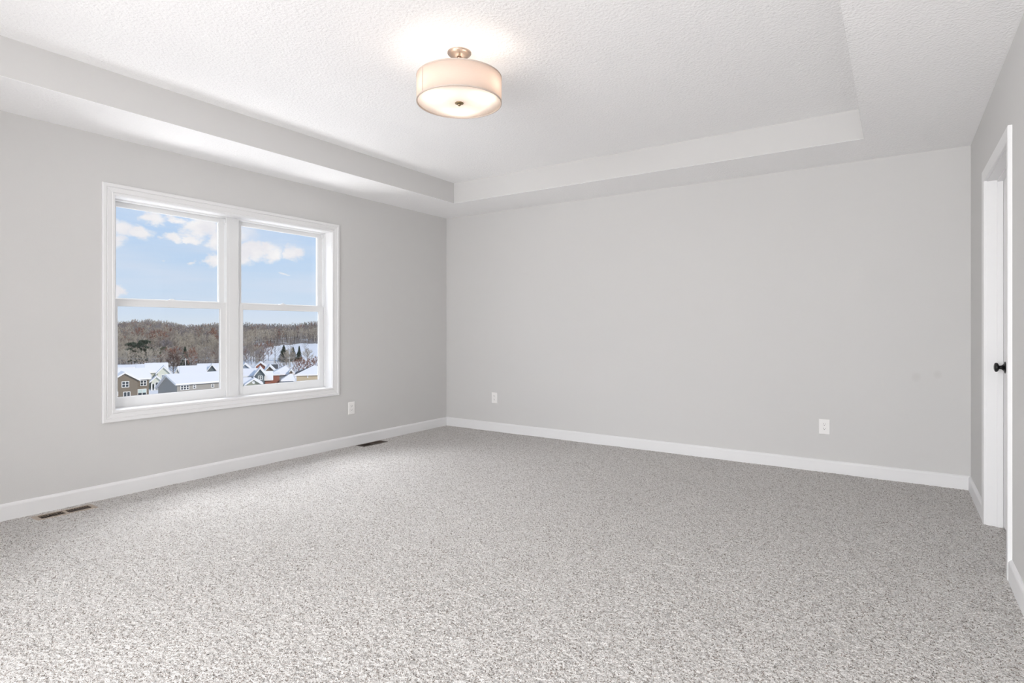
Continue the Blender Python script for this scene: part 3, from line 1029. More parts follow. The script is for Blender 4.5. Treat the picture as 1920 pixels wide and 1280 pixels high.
class Block:
    """Gabled block of a house on a front wall from ground point p0 to p1 (seen left to right), going DEPTH away."""

    def __init__(self, house, u0, t0, u1, depth, veave, vridge_dz, ridge, wallm, roofm=None, base=None, over=0.45, trim=True, skew=0.0, drop=0.0, hip=(0.0, 0.0), roof2=None):
        self.h = house
        self.drop = drop
        self.hip = hip
        self.roof2 = roof2
        a = gp(u0, t0)
        ray = FW + RT * (((u0 + u1) / 2 - 960) / FPX)
        ang = math.atan2(ray.y, ray.x) - PI / 2 + skew
        self.e = Vector((math.cos(ang), math.sin(ang), 0))
        # length at which the direction u1 meets the wall line
        d = FW + RT * ((u1 - 960) / FPX)
        rx, ry = a.x - CAM.x, a.y - CAM.y
        det = d.x * (-self.e.y) + self.e.x * d.y
        self.L = (d.x * ry - d.y * rx) / det
        self.o = a
        self.n = Vector((-self.e.y, self.e.x, 0))          # away from the viewer
        self.D = depth
        self.ze = EYE + (HORIZON - veave) / FPX * t0
        self.zr = self.ze + vridge_dz
        self.z0 = GZ - 0.6 if base is None else base
        self.ridge = ridge
        self.build(wallm, roofm or snow_m, over, trim)

    def P(self, s, d, z):
        p = self.o + self.e * s + self.n * d
        return (p.x, p.y, z) if self.h is None else tuple(Vector((p.x, p.y, z)) - self.h.location)

    def build(self, wallm, roofm, over, trim):
        L, D, z0, ze, zr, P = self.L, self.D, self.z0, self.ze, self.zr, self.P
        bm = bmesh.new()
        if self.hip != (0.0, 0.0):
            box_ = [(0, 0), (L, 0), (L, D), (0, D)]
            a = [bm.verts.new(P(x, y, z0)) for x, y in box_]
            b = [bm.verts.new(P(x, y, ze)) for x, y in box_]
            for i in range(4):
                bm.faces.new((a[i], a[(i + 1) % 4], b[(i + 1) % 4], b[i]))
            bm.faces.new(a)
            bm.faces.new(b)
            link('wall', bm, wallm, self.h)
            a = b = None
        elif self.ridge == 'along':
            sec = [(0, z0), (D, z0), (D, ze - self.drop), (D / 2, zr), (0, ze)]
            a = [bm.verts.new(P(0, d, z)) for d, z in sec]
            b = [bm.verts.new(P(L, d, z)) for d, z in sec]
        else:
            sec = [(0, z0), (L, z0), (L, ze), (L / 2, zr), (0, ze)]
            a = [bm.verts.new(P(s, 0, z)) for s, z in sec]
            b = [bm.verts.new(P(s, D, z)) for s, z in sec]
        if a:
            for i in range(5):
                bm.faces.new((a[i], a[(i + 1) % 5], b[(i + 1) % 5], b[i]))
            bm.faces.new(a)
            bm.faces.new(b)
            link('wall', bm, wallm, self.h)
        # roof slabs with thickness, overhanging
        w = (D if self.ridge == 'along' else L) / 2
        if self.hip != (0.0, 0.0):
            o_, h0_ = over, ze - 0.05
            bm = bmesh.new()
            cs = [(-o_, -o_), (L + o_, -o_), (L + o_, D + o_), (-o_, D + o_)]
            lo = [bm.verts.new(P(a_, b_, h0_)) for a_, b_ in cs]
            mid = [bm.verts.new(P(a_, b_, h0_ + 0.3)) for a_, b_ in cs]
            r0 = bm.verts.new(P(self.hip[0] - (0 if self.hip[0] else o_), D / 2, zr + 0.34))
            r1 = bm.verts.new(P(L - self.hip[1] + (0 if self.hip[1] else o_), D / 2, zr + 0.34))
            bm.faces.new(lo[::-1])
            for k in range(4):
                bm.faces.new((lo[k], lo[(k + 1) % 4], mid[(k + 1) % 4], mid[k]))
            bm.faces.new((mid[0], mid[1], r1, r0))
            bm.faces.new((mid[2], mid[3], r0, r1))
            f = bm.faces.new((mid[3], mid[0], r0))
            f.material_index = 1 if self.roof2 else 0
            bm.faces.new((mid[1], mid[2], r1))
            link('roof', bm, [roofm, self.roof2] if self.roof2 else roofm, self.h)
            return
        sl = (zr - ze) / w
        th = 0.34
        oe = over
        dr = self.drop if self.ridge == 'along' else 0.0
        prof = [(-oe, ze - oe * sl), (w, zr), (2 * w + oe, ze - dr - oe * (zr - ze + dr) / w)]
        top = [(x, z + th) for x, z in prof]
        bm = bmesh.new()
        ends = (-over, (L if self.ridge == 'along' else D) + over)
        rows = []
        for ee in ends:
            pts = prof + top[::-1]
            rows.append([bm.verts.new(P(ee, x, z) if self.ridge == 'along' else P(x, ee, z)) for x, z in pts])
        A, B = rows
        for i in range(6):
            bm.faces.new((A[i], A[(i + 1) % 6], B[(i + 1) % 6], B[i]))
        for R_ in (A, B):
            bm.faces.new((R_[0], R_[1], R_[4], R_[5]))
            bm.faces.new((R_[1], R_[2], R_[3], R_[4]))
        link('roof', bm, roofm, self.h)
        if trim:
            # barge boards along the gable and gutter boards along the eaves
            bm = bmesh.new()
            def beam(p, q, r=0.11):
                p, q = Vector(p), Vector(q)
                d = (q - p).normalized()
                s_ = d.cross(Vector((0, 0, 1))).normalized() * r
                u_ = s_.cross(d).normalized() * r
                v1 = [bm.verts.new(p + i_ * s_ + j_ * u_) for i_, j_ in ((-1, -1), (1, -1), (1, 1), (-1, 1))]
                v2 = [bm.verts.new(q + i_ * s_ + j_ * u_) for i_, j_ in ((-1, -1), (1, -1), (1, 1), (-1, 1))]
                for k in range(4):
                    bm.faces.new((v1[k], v1[(k + 1) % 4], v2[(k + 1) % 4], v2[k]))
                bm.faces.new(v1)
                bm.faces.new(v2)
            zo = ze - oe * sl + 0.1
            if self.ridge == 'along':
                for ee in ends:
                    beam(P(ee, -oe, zo), P(ee, w, zr + 0.1))
                    beam(P(ee, 2 * w + oe, zo - dr), P(ee, w, zr + 0.1))
                beam(P(ends[0], -oe, zo), P(ends[1], -oe, zo))
            else:
                beam(P(-oe, ends[0], zo), P(w, ends[0], zr + 0.1))
                beam(P(2 * w + oe, ends[0], zo), P(w, ends[0], zr + 0.1))
                beam(P(-oe, ends[0], zo), P(-oe, ends[1], zo))
                beam(P(2 * w + oe, ends[0], zo), P(2 * w + oe, ends[1], zo))
            for s_ in (0.0, L):
                beam(P(s_, 0, z0), P(s_, 0, ze), 0.13)
            link('trim_boards', bm, htrim_m, self.h)

    def front_s(self, u):
        """Where the direction u meets the front wall: distance along it and view distance."""
        d = FW + RT * ((u - 960) / FPX)
        # o + e*s = cam + d*t
        rx, ry = self.o.x - CAM.x, self.o.y - CAM.y
        det = d.x * (-self.e.y) - (-self.e.x) * d.y
        t = (rx * (-self.e.y) - (-self.e.x) * ry) / det
        s = (d.x * ry - d.y * rx) / det
        return s, t

    def window(self, u0, u1, v0, v1, cols=1, rows=1, name='window', blind=0.0, mat_=None, proud=0.0):
        s0, t0 = self.front_s(u0)
        s1, t1 = self.front_s(u1)
        tm = (t0 + t1) / 2
        za = EYE + (HORIZON - v0) / FPX * tm
        zb = EYE + (HORIZON - v1) / FPX * tm
        P = self.P
        bm = bmesh.new()
        def pb(bm, a, b, c, d, n0, n1, mi=0):
            vs = box(bm, 0, 1, 0, 1, 0, 1, mi)
            for v in vs:
                v.co = P(a + v.co.x * (b - a), n0 + v.co.y * (n1 - n0), c + v.co.z * (d - c))
        fr = 0.13
        y0, y1 = -0.12 - proud, 0.02
        pb(bm, s0, s0 + fr, zb, za, y0, y1)
        pb(bm, s1 - fr, s1, zb, za, y0, y1)
        pb(bm, s0 + fr, s1 - fr, za - fr, za, y0, y1)
        pb(bm, s0 + fr, s1 - fr, zb, zb + fr, y0, y1)
        for c in range(1, cols):
            x = s0 + (s1 - s0) * c / cols
            pb(bm, x - 0.08, x + 0.08, zb + fr, za - fr, y0, y1)
        for r in range(1, rows):
            z = zb + (za - zb) * r / rows
            pb(bm, s0 + fr, s1 - fr, z - 0.05, z + 0.05, y0, y1)
        f = link(name, bm, htrim_m, self.h)
        bm = bmesh.new()
        pb(bm, s0 + fr * .8, s1 - fr * .8, zb + fr * .8, za - fr * .8, -0.06 - proud, 0.01, 0)
        link('pane', bm, mat_ or hglass_m, f)
        if blind:
            bm = bmesh.new()
            zc = za - (za - zb) * blind
            for c in range(cols):
                x0_ = s0 + (s1 - s0) * c / cols + 0.1
                x1_ = s0 + (s1 - s0) * (c + 1) / cols - 0.1
                pb(bm, x0_, x1_, zc, za - fr, -0.085 - proud, -0.055 - proud, 0)
            link('blind', bm, blind_m, f)
        return f


def house(name, label, u, t, group=None):
    p = gp(u, t)
    return thing(name, label, 'house', (p.x, p.y, GZ), 0, group)


GH = 'snow covered houses of the village outside the window'

# A: brown two-storey house with cross gable
h = house('village_house', 'taupe brown two-storey house with sliding door and row of three tall windows', 235, 140, GH)
A = Block(h, 190, 137.5, 279, 9.0, 713.5, 2.1, 'along', siding['brown'], skew=0.14)
A2 = Block(h, 209, 137.5, 258, 5.5, 714, 1.7, 'across', siding['brown'], skew=0.14)
A2.window(228, 242, 714.5, 726, 2, 2)
A.window(262.5, 275, 712.5, 723, 2, 2)
A2.window(212.5, 221.5, 734, 742.5, 2, 1)
A2.window(231, 244.5, 734, 747, 2, 1, 'sliding_door')
A.window(249.5, 274.5, 729, 741.5, 3, 1, blind=0.58, proud=0.1)
# B: pale house with porch behind
h = house('village_house', 'pale green-cream house with front gable and columned porch between two nearer houses', 300, 166, GH)
B = Block(h, 274, 169, 312, 9, 698, 2.2, 'along', siding['cream'])
B2 = Block(h, 295.5, 167, 318, 8, 699, 1.6, 'across', siding['cream'])
B2.window(302.5, 312.5, 702, 708.8, 2, 1, mat_=siding['bluegrey'])
B3 = Block(h, 284, 163.5, 303, 4, 714.5, 1.2, 'across', siding['cream'], base=-14.9)
B3.window(291, 297.5, 716, 726.5, 1, 1, 'front_door')
B4 = Block(h, 270, 166.5, 282, 5, 703, 1.4, 'across', siding['olive'])
for uu in (284.5, 290.5, 297.5, 302.5):
    s_, t_ = B3.front_s(uu)
    bm = bmesh.new()
    vs = box(bm, 0, 1, 0, 1, 0, 1)
    for v in vs:
        v.co = B3.P(s_ - .15 + .3 * v.co.x, -0.5 + .3 * v.co.y, -17.2 + 2.6 * v.co.z)
    link('porch_column', bm, htrim_m, h)
# C: long grey house at the front
h = house('village_house', 'long warm grey house with white corner boards and low snowy roof', 360, 131, GH)
C_ = Block(h, 332, 126, 424, 10.0, 720.5, 1.7, 'along', siding['grey'], skew=0.42, drop=1.3)
C_.window(338, 354.5, 721.5, 730.8, 3, 2)
C_.window(361.3, 367.2, 721, 728.2, 1, 2)
C_.window(395.5, 401.2, 719.5, 726, 1, 2)
# D: low roofs behind on the right part of this sash
h = house('village_house', 'low grey house half hidden behind the long grey house roof', 350, 170, GH)
Block(h, 340, 168, 384, 9, 702, 2.0, 'along', siding['earth'])
h = house('village_house', 'house with a small blue-grey gable peak above its snowy roof', 395, 180, GH)
Block(h, 372, 184, 426, 12, 697, 2.0, 'along', siding['lightgrey'])
D2 = Block(h, 390, 181, 405, 6, 693.5, 1.6, 'across', siding['slate'])
h = house('village_house', 'small white-walled house with plain gable end beside the bare red-brown tree', 335, 182, GH)
Block(h, 327, 178, 338, 7, 702, 1.8, 'across', siding['white'])
Block(h, 336, 182, 362, 9, 699, 1.6, 'along', siding['lightgrey'])
h = house('village_house', 'distant low house with broad snowy roof behind the taupe brown house', 240, 200, GH)
Block(h, 196, 196, 272, 9, 691.5, 0.7, 'along', siding['earth'])
h = house('village_house', 'distant house with steep snowy roof beside the pale cream house', 265, 186, GH)
Block(h, 258, 186, 273, 9, 691, 0.9, 'along', siding['earth'])
# right pane
h = house('village_house', 'slate blue house with white double window in its gable', 475, 146, GH)
E1 = Block(h, 440, 152, 482, 9.0, 706, 1.5, 'along', siding['slate'])
E2 = Block(h, 480, 147.5, 495.5, 8, 700.5, 1.3, 'across', siding['slate'])
E2.window(483.8, 492.2, 704, 712, 2, 2)
E2.window(474.0, 476.2, 705.5, 710, 1, 1)
h = house('village_house', 'low house with olive gable and round white gable vent', 475, 135, GH)
F1 = Block(h, 440, 137, 468, 7.5, 720.5, 1.0, 'along', siding['cream'])
F2 = Block(h, 463, 134, 489, 4, 720, 1.0, 'across', siding['olive'])
s_, t_ = F2.front_s(475.5)
bm = bmesh.new()
c_ = Vector(F2.P(s_, -0.1, EYE - (716.5 - HORIZON) / FPX * t_))
ring = []
for k in range(14):
    a_ = 2 * PI * k / 14
    ring.append((F2.e * math.cos(a_) + Vector((0, 0, 1)) * math.sin(a_)) * 0.34)
va = [bm.verts.new(c_ + r_) for r_ in ring]
vb = [bm.verts.new(c_ + r_ + F2.n * 0.15) for r_ in ring]
bm.faces.new(va)
for k in range(14):
    bm.faces.new((va[k], va[(k + 1) % 14], vb[(k + 1) % 14], vb[k]))
link('gable_vent', bm, htrim_m, h)
h = house('village_house', 'small red-brown garage with deep snow on its roof beside the slate blue house', 502, 152, GH)
G1 = Block(h, 497, 152, 508, 7, 711.5, 1.7, 'along', siding['brick'])
h = house('village_house', 'brown gabled house with broad snow-edged gable', 508, 172, GH)
H1 = Block(h, 493.5, 168, 518, 9, 699, 1.9, 'across', siding['earth'])
h = house('village_house', 'wide house with red-brown and blue-grey walls under one snowy roof with dormer', 535, 158, GH)
I1 = Block(h, 509, 160, 550, 8.0, 703.2, 2.2, 'along', siding['bluegrey'], hip=(4.0, 2.2))
I2 = Block(h, 508, 158.5, 524, 4, 703.6, 0.35, 'along', siding['brick'], over=.15)
I3 = Block(h, 530, 154.5, 549.5, 4.5, 714.0, 1.4, 'along', siding['bluegrey'], hip=(1.9, 0.1))
I4 = Block(h, 543.5, 160.5, 548, 3, 696.5, 0.4, 'across', siding['earth'], base=-12.8, over=.2)
h = house('village_house', 'long tan house with partly bare dark roof', 575, 160, GH)
J1 = Block(h, 556, 159, 612, 10, 703.8, 2.1, 'along', siding['tan'], hip=(4.6, 3.0), roof2=shingle_m)
J1.window(553.5, 555.5, 705, 708.5, 1, 1)
J1.window(576, 578, 704, 708, 1, 1)
h = house('village_house', 'distant dark-roofed house with one white gable edge', 511, 200, GH)
Block(h, 505, 200, 519, 8, 692, 1.1, 'along', siding['slate'], shingle_m)
h = house('village_house', 'distant house with pinkish white snowy roof behind the brown gabled house', 488, 205, GH)
Block(h, 480, 205, 497, 8, 686.5, 1.2, 'across', siding['brick'])
h = house('village_house', 'distant house with rounded snowy roof behind the slate blue house', 464, 190, GH)
Block(h, 450, 190, 469, 8, 691, 1.4, 'across', siding['bluegrey'])

# ---- trees
bark_m = mat('grey_brown_bark', (0.16, 0.125, 0.10, 1), 0.95)
twig_grey = mat('grey_brown_twigs', (0.33, 0.285, 0.24, 1), 0.95)
twig_tan = mat('pale_tan_twigs', (0.48, 0.42, 0.335, 1), 0.95)
twig_rust = mat('rusty_oak_leaves', (0.29, 0.155, 0.11, 1), 0.95)
twig_plum = mat('plum_grey_twigs', (0.27, 0.245, 0.255, 1), 0.95)
twig_dark = mat('dark_red_brown_twigs', (0.16, 0.105, 0.085, 1), 0.95)
birch_m = mat('pale_birch_bark', (0.52, 0.49, 0.44, 1), 0.9)
needle_m = mat('dark_green_needles', (0.045, 0.065, 0.04, 1), 0.95)
needle2_m = mat('olive_green_needles', (0.085, 0.10, 0.05, 1), 0.95)


def tree_arrays(kind, seed, n_twig, levels=3, h=10.0):
    """Triangle soup of one tree of height h: returns verts, tris, material index (0 wood, 1 twigs/needles)."""
    R_ = random.Random(seed)
    V, T, MI = [], [], []

    def limb(p, q, r0, r1):
        p, q = Vector(p), Vector(q)
        d = (q - p).normalized()
        a = d.orthogonal().normalized()
        b = d.cross(a)
        i = len(V)
        for c, r in ((p, r0), (q, r1)):
            for k in range(3):
                an = 2 * PI * k / 3
                V.append(c + (a * math.cos(an) + b * math.sin(an)) * r)
        for k in range(3):
            k2 = (k + 1) % 3
            T.append((i + k, i + k2, i + 3 + k2)); MI.append(0)
            T.append((i + k, i + 3 + k2, i + 3 + k)); MI.append(0)

    def twig(p, d, ln, wd, m=1):
        d = d.normalized()
        a = d.orthogonal().normalized()
        a.rotate(Matrix.Rotation(R_.uniform(0, 2 * PI), 3, d))
        i = len(V)
        V.extend([p - a * wd, p + a * wd, p + d * ln])
        T.append((i, i + 1, i + 2)); MI.append(m)

    if kind == 'spruce':
        limb((0, 0, 0), (0, 0, h), 0.16, 0.02)
        for k in range(n_twig):
            f = R_.random() ** 0.8
            z = h * (0.08 + 0.92 * f)
            rad = h * 0.23 * (1 - f) + 0.12
            a = R_.uniform(0, 2 * PI)
            d = Vector((math.cos(a), math.sin(a), -0.35 + R_.uniform(-.2, .25)))
            twig(Vector((math.cos(a), math.sin(a), 0)) * rad * R_.uniform(0, 0.5) + Vector((0, 0, z)), d, rad * R_.uniform(0.5, 1.0) + 0.15, 0.16 + 0.22 * (1 - f))
    elif kind == 'pine':
        limb((0, 0, 0), (0, 0, h * .95), 0.22, 0.05)
        blobs = []
        for k in range(44):
            f = R_.uniform(0.22, 0.98)
            a = R_.uniform(0, 2 * PI)
            rr = h * 0.30 * math.sin(PI * min(1, (1.08 - f) * 1.1)) ** 0.7 * R_.uniform(.3, 1)
            c = Vector((math.cos(a) * rr, math.sin(a) * rr, h * f))
            limb((0, 0, h * f * .92), c, 0.06, 0.02)
            blobs.append(c)
        for k in range(n_twig):
            c = R_.choice(blobs)
            d = Vector((R_.gauss(0, 1), R_.gauss(0, 1), R_.gauss(0.3, .8))).normalized()
            twig(c + Vector((d.x, d.y, d.z * .7)) * (h * R_.uniform(.0, .085)), d, h * 0.05, h * 0.012)
    else:
        spread = {'round': 0.36, 'tall': 0.20, 'shrub': 0.5}[kind]
        base = {'round': 0.22, 'tall': 0.42, 'shrub': 0.02}[kind]
        lean = Vector((R_.uniform(-.04, .04), R_.uniform(-.04, .04), 1))
        tips = []
        def top(f):
            return Vector((lean.x * h * f, lean.y * h * f, h * f))
        nl = 5
        for k in range(nl):
            f0, f1 = k / nl, (k + 1) / nl
            limb(top(f0 * .9), top(f1 * .9), 0.17 * (1 - f0 * .85), 0.17 * (1 - f1 * .85))
        nb = 9 + levels * 3
        for k in range(nb):
            f = base + (0.88 - base) * (k + R_.random()) / nb
            a = k * 2.4 + R_.uniform(-.4, .4)
            ln = h * spread * (1.05 - 0.75 * abs(f - (base + .2)) / (1 - base)) * R_.uniform(.75, 1.1)
            up = 0.55 + 0.8 * f if kind != 'tall' else 1.3
            d = Vector((math.cos(a), math.sin(a), up)).normalized()
            p = top(f * .95)
            q = p + d * ln
            limb(p, q, 0.055 * (1.3 - f), 0.02)
            for j in range(3):
                g = R_.uniform(.35, .9)
                d2 = (d + Vector((R_.uniform(-.8, .8), R_.uniform(-.8, .8), R_.uniform(-.1, .7)))).normalized()
                q2 = p + (q - p) * g + d2 * ln * 0.5
                limb(p + (q - p) * g, q2, 0.022, 0.010)
                tips.append((p + (q - p) * g, q2, d2))
            tips.append((p, q, d))
        for k in range(n_twig):
            p, q, d = R_.choice(tips)
            g = R_.uniform(.3, 1.05)
            d2 = (d + Vector((R_.gauss(0, .6), R_.gauss(0, .6), R_.gauss(.25, .5)))).normalized()
            twig(p + (q - p) * g, d2, h * R_.uniform(.05, .10), h * R_.uniform(.003, .0065) * TWIGW)
    return np.array([tuple(v) for v in V], dtype=np.float32), np.array(T, dtype=np.int32), np.array(MI, dtype=np.int32)


TWIGW = 1.4
PROTO = {}


def proto(key, kind, seed, n, wood, leaf, h=10.0, tw=1.4):
    global TWIGW
    TWIGW = tw
    v, t, mi = tree_arrays(kind, seed, n, h=h)
    me = mesh_np(key, v, None, [wood, leaf], tris=t)
    me.polygons.foreach_set('material_index', mi)
    PROTO[key] = me
    return me


proto('grey_a', 'round', 1, 900, bark_m, twig_grey, tw=.8)
proto('grey_b', 'tall', 2, 700, birch_m, twig_grey, tw=.8)
proto('tan_a', 'round', 3, 900, bark_m, twig_tan, tw=.8)
proto('tan_b', 'tall', 4, 750, birch_m, twig_tan, tw=.8)
proto('plum', 'round', 5, 900, bark_m, twig_plum, tw=.8)
proto('rust', 'round', 6, 1100, bark_m, twig_rust, tw=1.2)
proto('spruce', 'spruce', 7, 700, bark_m, needle_m)
proto('pine', 'pine', 8, 3200, bark_m, needle_m)
proto('olive_pine', 'pine', 9, 1000, bark_m, needle2_m)
proto('big_brown', 'round', 10, 2200, bark_m, twig_dark, tw=.9)
proto('bare', 'round', 11, 160, bark_m, bark_m, tw=.8)
proto('red_shrub', 'shrub', 12, 900, bark_m, twig_rust, tw=2.6)
proto('tan_shrub', 'shrub', 13, 900, bark_m, twig_grey, tw=1.4)

KINDS_ = {
    'grey_a': ('bare_tree', 'bare grey-brown broad tree in the woods beyond the village roofs', 'tree', 'bare grey-brown trees of the wooded slope'),
    'grey_b': ('birch_tree', 'bare slim tree with pale trunk and grey twigs on the wooded slope', 'tree', 'slim pale-trunked grey trees of the wooded slope'),
    'tan_a': ('bare_tree', 'bare broad tree with pale tan twigs on the wooded slope', 'tree', 'pale tan broad trees of the wooded slope'),
    'tan_b': ('birch_tree', 'bare slim tree with pale trunk and tan twigs on the wooded slope', 'tree', 'slim tan birches of the wooded slope'),
    'plum': ('bare_tree', 'bare plum-grey tree standing in the wooded slope', 'tree', 'plum-grey trees of the wooded slope'),
    'rust': ('oak_tree', 'oak keeping rust-red leaves among the bare grey trees of the slope', 'tree', 'rusty oaks of the wooded slope'),
    'spruce': ('spruce_tree', 'narrow dark green conifer standing among bare trees', 'tree', 'dark conifers of the wooded slope'),
}


def place(key, u, t, h, sx=1.0, name=None, label=None, group=None, z=None):
    nm, lb, ct, gr = KINDS_.get(key, (name, label, 'tree', group))
    o = bpy.data.objects.new(name or nm, PROTO[key])
    COL.objects.link(o)
    p = gp(u, t)
    o.location = (p.x, p.y, float(ground_z(u, t)) - 0.15 if z is None else z)
    sc = h / 10.0
    o.scale = (sc * sx, sc * sx, sc)
    o.rotation_euler = (0, 0, random.uniform(0, 6.28))
    o['label'] = label or lb
    o['category'] = 'shrub' if 'shrub' in (name or nm) else 'tree'
    g = group if label else gr
    if g:
        o['group'] = g
    return o


random.seed(21)
# the trees that stand out
place('pine', 247, 262, 11.0, 1.15, 'pine_tree', 'broad dark green pine, west one of a dense pine pair on the slope')
place('pine', 269, 266, 12.0, 1.25, 'pine_tree', 'broad dark green pine taller than the pine it touches on the slope')
place('olive_pine', 308, 272, 8.8, 1.0, 'pine_tree', 'olive green pine between the broad pines and the big red-brown tree')
place('spruce', 347, 252, 9.8, 1.1, 'spruce_tree', 'tall narrow dark spruce rising behind the utility pole')
place('big_brown', 325, 203, 8.8, 1.15, 'oak_tree', 'large bare dark red-brown tree behind the white-walled gable')
place('spruce', 532, 300, 8.6, 1.6, 'pine_tree', 'dark pine in front of the snowy field, closest to the tall bare tree')
place('spruce', 538, 296, 6.4, 1.7, 'pine_tree', 'small dark pine between two larger pines before the snowy field')
place('spruce', 549.5, 300, 7.6, 1.5, 'pine_tree', 'round dark pine before the snowy field, behind the utility pole')
place('spruce', 561, 300, 8.2, 1.0, 'spruce_tree', 'pointed dark conifer at the end of the pine row before the snowy field')
place('bare', 516, 290, 14.5, 0.8, 'bare_tree', 'tall bare tree with dark thin trunk in front of the snowy field')
place('bare', 572, 345, 8.5, 0.9, 'bare_tree', 'lone small bare tree standing on the white snowy field')
place('bare', 545, 330, 10.0, 0.9, 'bare_tree', 'bare tree behind the pine row with open branches against snow')
place('rust', 487, 290, 10, 0.9, 'oak_tree', 'rust-brown leafy oak at the lower edge of the snowy field')
place('rust', 503, 300, 10, 0.9, 'oak_tree', 'rust and green oak between the other oak and the tall bare tree')
place('grey_a', 470, 300, 10.5, 0.9, 'bare_tree', 'dark bare tree at the narrow end of the snowy field')
for i_, (u_, t_, h_) in enumerate(((556, 222, 5.5), (565, 226, 6), (574, 222, 5.2), (583, 228, 5.5), (592, 232, 6))):
    place('red_shrub', u_, t_, h_, 0.8, 'leafy_shrub', 'rusty red leafy shrub in the hedge behind the tan house', 'red shrubs behind the tan house')
for i_, (u_, t_, h_) in enumerate(((525, 232, 6), (532, 235, 7), (538, 232, 6))):
    place('tan_shrub', u_, t_, h_, 0.7, 'bare_shrub', 'dull tan bare shrub below the pines between the two utility poles', 'tan shrubs below the pines')

# woods: the 275 nearest trees one by one, the rest as one mass
spots = []
rs = random.Random(77)
t_ = 236.0
while t_ < 690:
    row = 6.2 + (t_ - 236) * 0.004
    u_ = 60.0 + rs.uniform(0, 20)
    while u_ < 760:
        uu = u_ + rs.uniform(-3, 3)
        tt = t_ + rs.uniform(-3, 3)
        u_ += (6.9 if t_ < 300 else (4.6 if u_ > 440 and t_ > 425 and t_ < 520 else 6.4)) * FPX / t_ * rs.uniform(.75, 1.25)
        if uu > 447 and 300 < tt < float(field_top(uu)) + 4:
            continue
        if uu > 447 and tt <= 305 and rs.random() < (.8 if uu > 505 else .35):
            continue
        spots.append((uu, tt))
    t_ += row


def pick(u, t):
    x = rs.random()
    v = HORIZON + (EYE - float(ground_z(u, t)) - 5) / t * FPX
    if t > 590:
        if u > 440:
            return 'spruce' if x < .62 else 'grey_a'
        return 'grey_a' if x < .5 else ('spruce' if x < .6 else 'tan_a')
    # large patches of one tone
    p = math.sin(u * .045 + t * .021) + math.sin(u * .021 - t * .034 + 2)
    if t > 470:
        return 'plum' if x < .5 else ('grey_a' if x < .8 else ('rust' if (x < .84 or p > 1.7) else 'tan_b'))
    if p > 1.15:
        return 'rust' if x < (.35 if u < 447 else .14) else ('grey_a' if x < .7 else 'tan_a')
    if p < -0.6:
        return 'tan_a' if x < .5 else ('tan_b' if x < .8 else 'grey_b')
    return 'grey_a' if x < .42 else ('grey_b' if x < .58 else ('tan_b' if x < .72 else ('rust' if x < .79 else ('plum' if x < .93 else 'tan_a'))))


spots.sort(key=lambda s: s[1])
mass = []
count = 0
for (u, t) in spots:
    k = pick(u, t)
    hh = rs.uniform(6.5, 9.5) if t < 300 else rs.uniform(8.5, 12.0)
    if k == 'spruce':
        hh *= 0.95
    if 204 < u < 602 and count < 270:
        place(k, u, t, hh, rs.uniform(.85, 1.15))
        count += 1
    else:
        mass.append((k, u, t, hh))

ORDER = [bark_m, birch_m, twig_grey, twig_tan, twig_rust, twig_plum, needle_m]
LOW = {}
for key, kind, wood, leaf, n, tw in (('grey_a', 'round', 0, 2, 260, 1.5), ('grey_b', 'tall', 1, 2, 190, 1.5), ('tan_a', 'round', 0, 3, 260, 1.5),
                                     ('tan_b', 'tall', 1, 3, 200, 1.5), ('plum', 'round', 0, 5, 260, 1.5), ('rust', 'round', 0, 4, 260, 2.4), ('spruce', 'spruce', 0, 6, 160, 1)):
    LOW[key] = []
    for sd in (31, 57):
        TWIGW = tw
        v, t3, mi = tree_arrays(kind, sd, n, levels=0)
        LOW[key].append((v, t3, np.where(mi == 0, wood, leaf).astype(np.int32)))
VV, TT, MM_ = [], [], []
off = 0
for (k, u, t, hh) in mass:
    v, t3, mi = LOW[k][rs.randrange(2)]
    a = rs.uniform(0, 6.28)
    sc = hh / 10
    c, s_ = math.cos(a) * sc, math.sin(a) * sc
    p = gp(u, t)
    z = float(ground_z(u, t)) - 0.15
    w = np.stack([v[:, 0] * c - v[:, 1] * s_ + p.x, v[:, 0] * s_ + v[:, 1] * c + p.y, v[:, 2] * sc + z], -1)
    VV.append(w)
    TT.append(t3 + off)
    MM_.append(mi)
    off += len(v)
me = mesh_np('distant_woods', np.concatenate(VV), None, ORDER, tris=np.concatenate(TT))
me.polygons.foreach_set('material_index', np.concatenate(MM_))
o = bpy.data.objects.new('distant_woods', me)
COL.objects.link(o)
tag(o, 'mass of bare trees and conifers covering the far hills', 'woods')
o['kind'] = 'stuff'
print('trees', count, 'mass', len(mass), 'tris', sum(len(x) for x in TT))

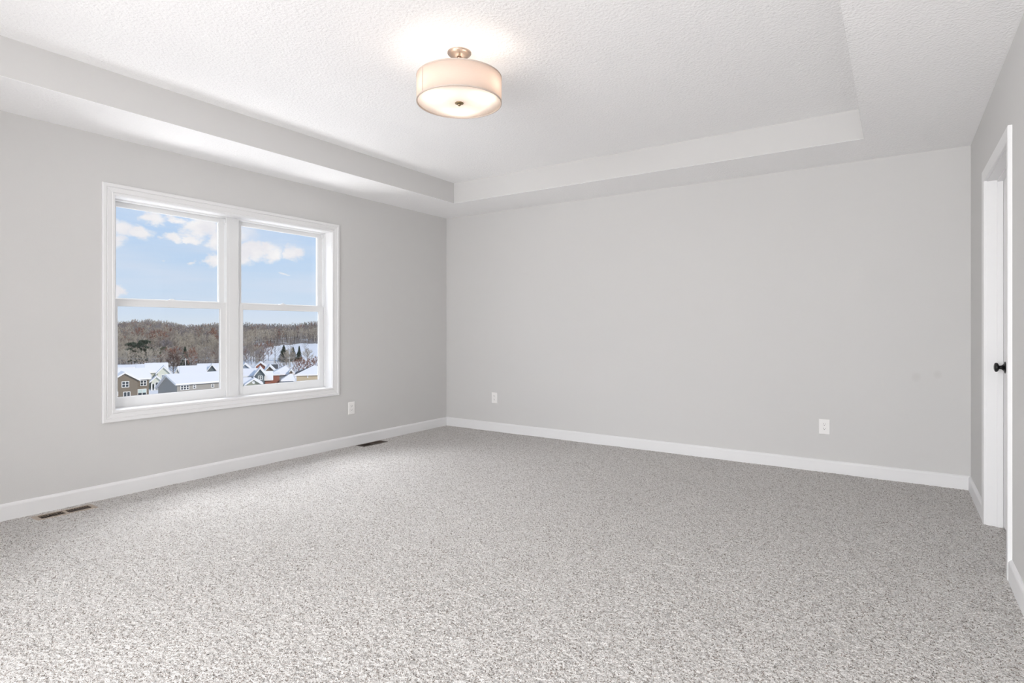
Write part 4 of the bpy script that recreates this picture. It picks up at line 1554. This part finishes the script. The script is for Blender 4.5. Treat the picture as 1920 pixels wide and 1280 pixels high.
# ---- utility poles and the wire between them
pole_m = mat('weathered_pale_pole', (0.50, 0.48, 0.45, 1), 0.85)
wire_m = mat('pale_utility_wire', (0.42, 0.41, 0.40, 1), 0.6)
tops = []
for u_, t_, vt, lb in ((150, 224, 668, None), (348, 215, 671.5, 'pale utility pole in front of the tall narrow spruce'),
                       (514, 226, 670.5, 'pale utility pole below the tall bare tree and snowy field'),
                       (542.5, 226, 668.5, 'pale utility pole in front of the row of dark pines'),
                       (640, 232, 664, None)):
    p = gp(u_, t_)
    zt = EYE + (HORIZON - vt) / FPX * t_
    tops.append(Vector((p.x, p.y, zt - 0.15)))
    if lb is None:
        continue
    root = thing('utility_pole', lb, 'utility pole', (p.x, p.y, GZ - .3), 0)
    bm = bmesh.new()
    lathe(bm, [(0.20, 0), (0.15, zt - GZ + .3), (0.001, zt - GZ + .32)], 10)
    link('mast', bm, pole_m, root)
    bm = bmesh.new()
    vs = box(bm, -0.95, 0.95, -0.07, 0.07, zt - GZ - .35, zt - GZ - .18)
    ob = link('crossarm', bm, pole_m, root)
    ob.rotation_euler = (0, 0, YAW + 1.2)
for a_, b_, lb in ((0, 1, 'thin pale utility wire crossing the woods above the snowy roofs, west span'), (1, 2, 'thin utility wire span between the spruce pole and the field pole'),
                   (2, 3, 'short thin pale wire span between the two poles by the pines'), (3, 4, 'thin pale utility wire running on beyond the pines over the red shrubs')):
    bm = bmesh.new()
    p, q = tops[a_], tops[b_]
    n = 14
    prev = None
    for k in range(n + 1):
        f = k / n
        c = p.lerp(q, f) - Vector((0, 0, 4 * f * (1 - f) * 0.35))
        ring = [bm.verts.new(c + Vector((0, 0, 1)) * (0.035 * math.cos(x)) + FW * (0.035 * math.sin(x))) for x in (0, PI / 2, PI, 3 * PI / 2)]
        if prev:
            for j in range(4):
                bm.faces.new((prev[j], prev[(j + 1) % 4], ring[(j + 1) % 4], ring[j]))
        prev = ring
    tag(link('utility_wire', bm, wire_m), lb, 'wire', 'utility wires strung over the village')
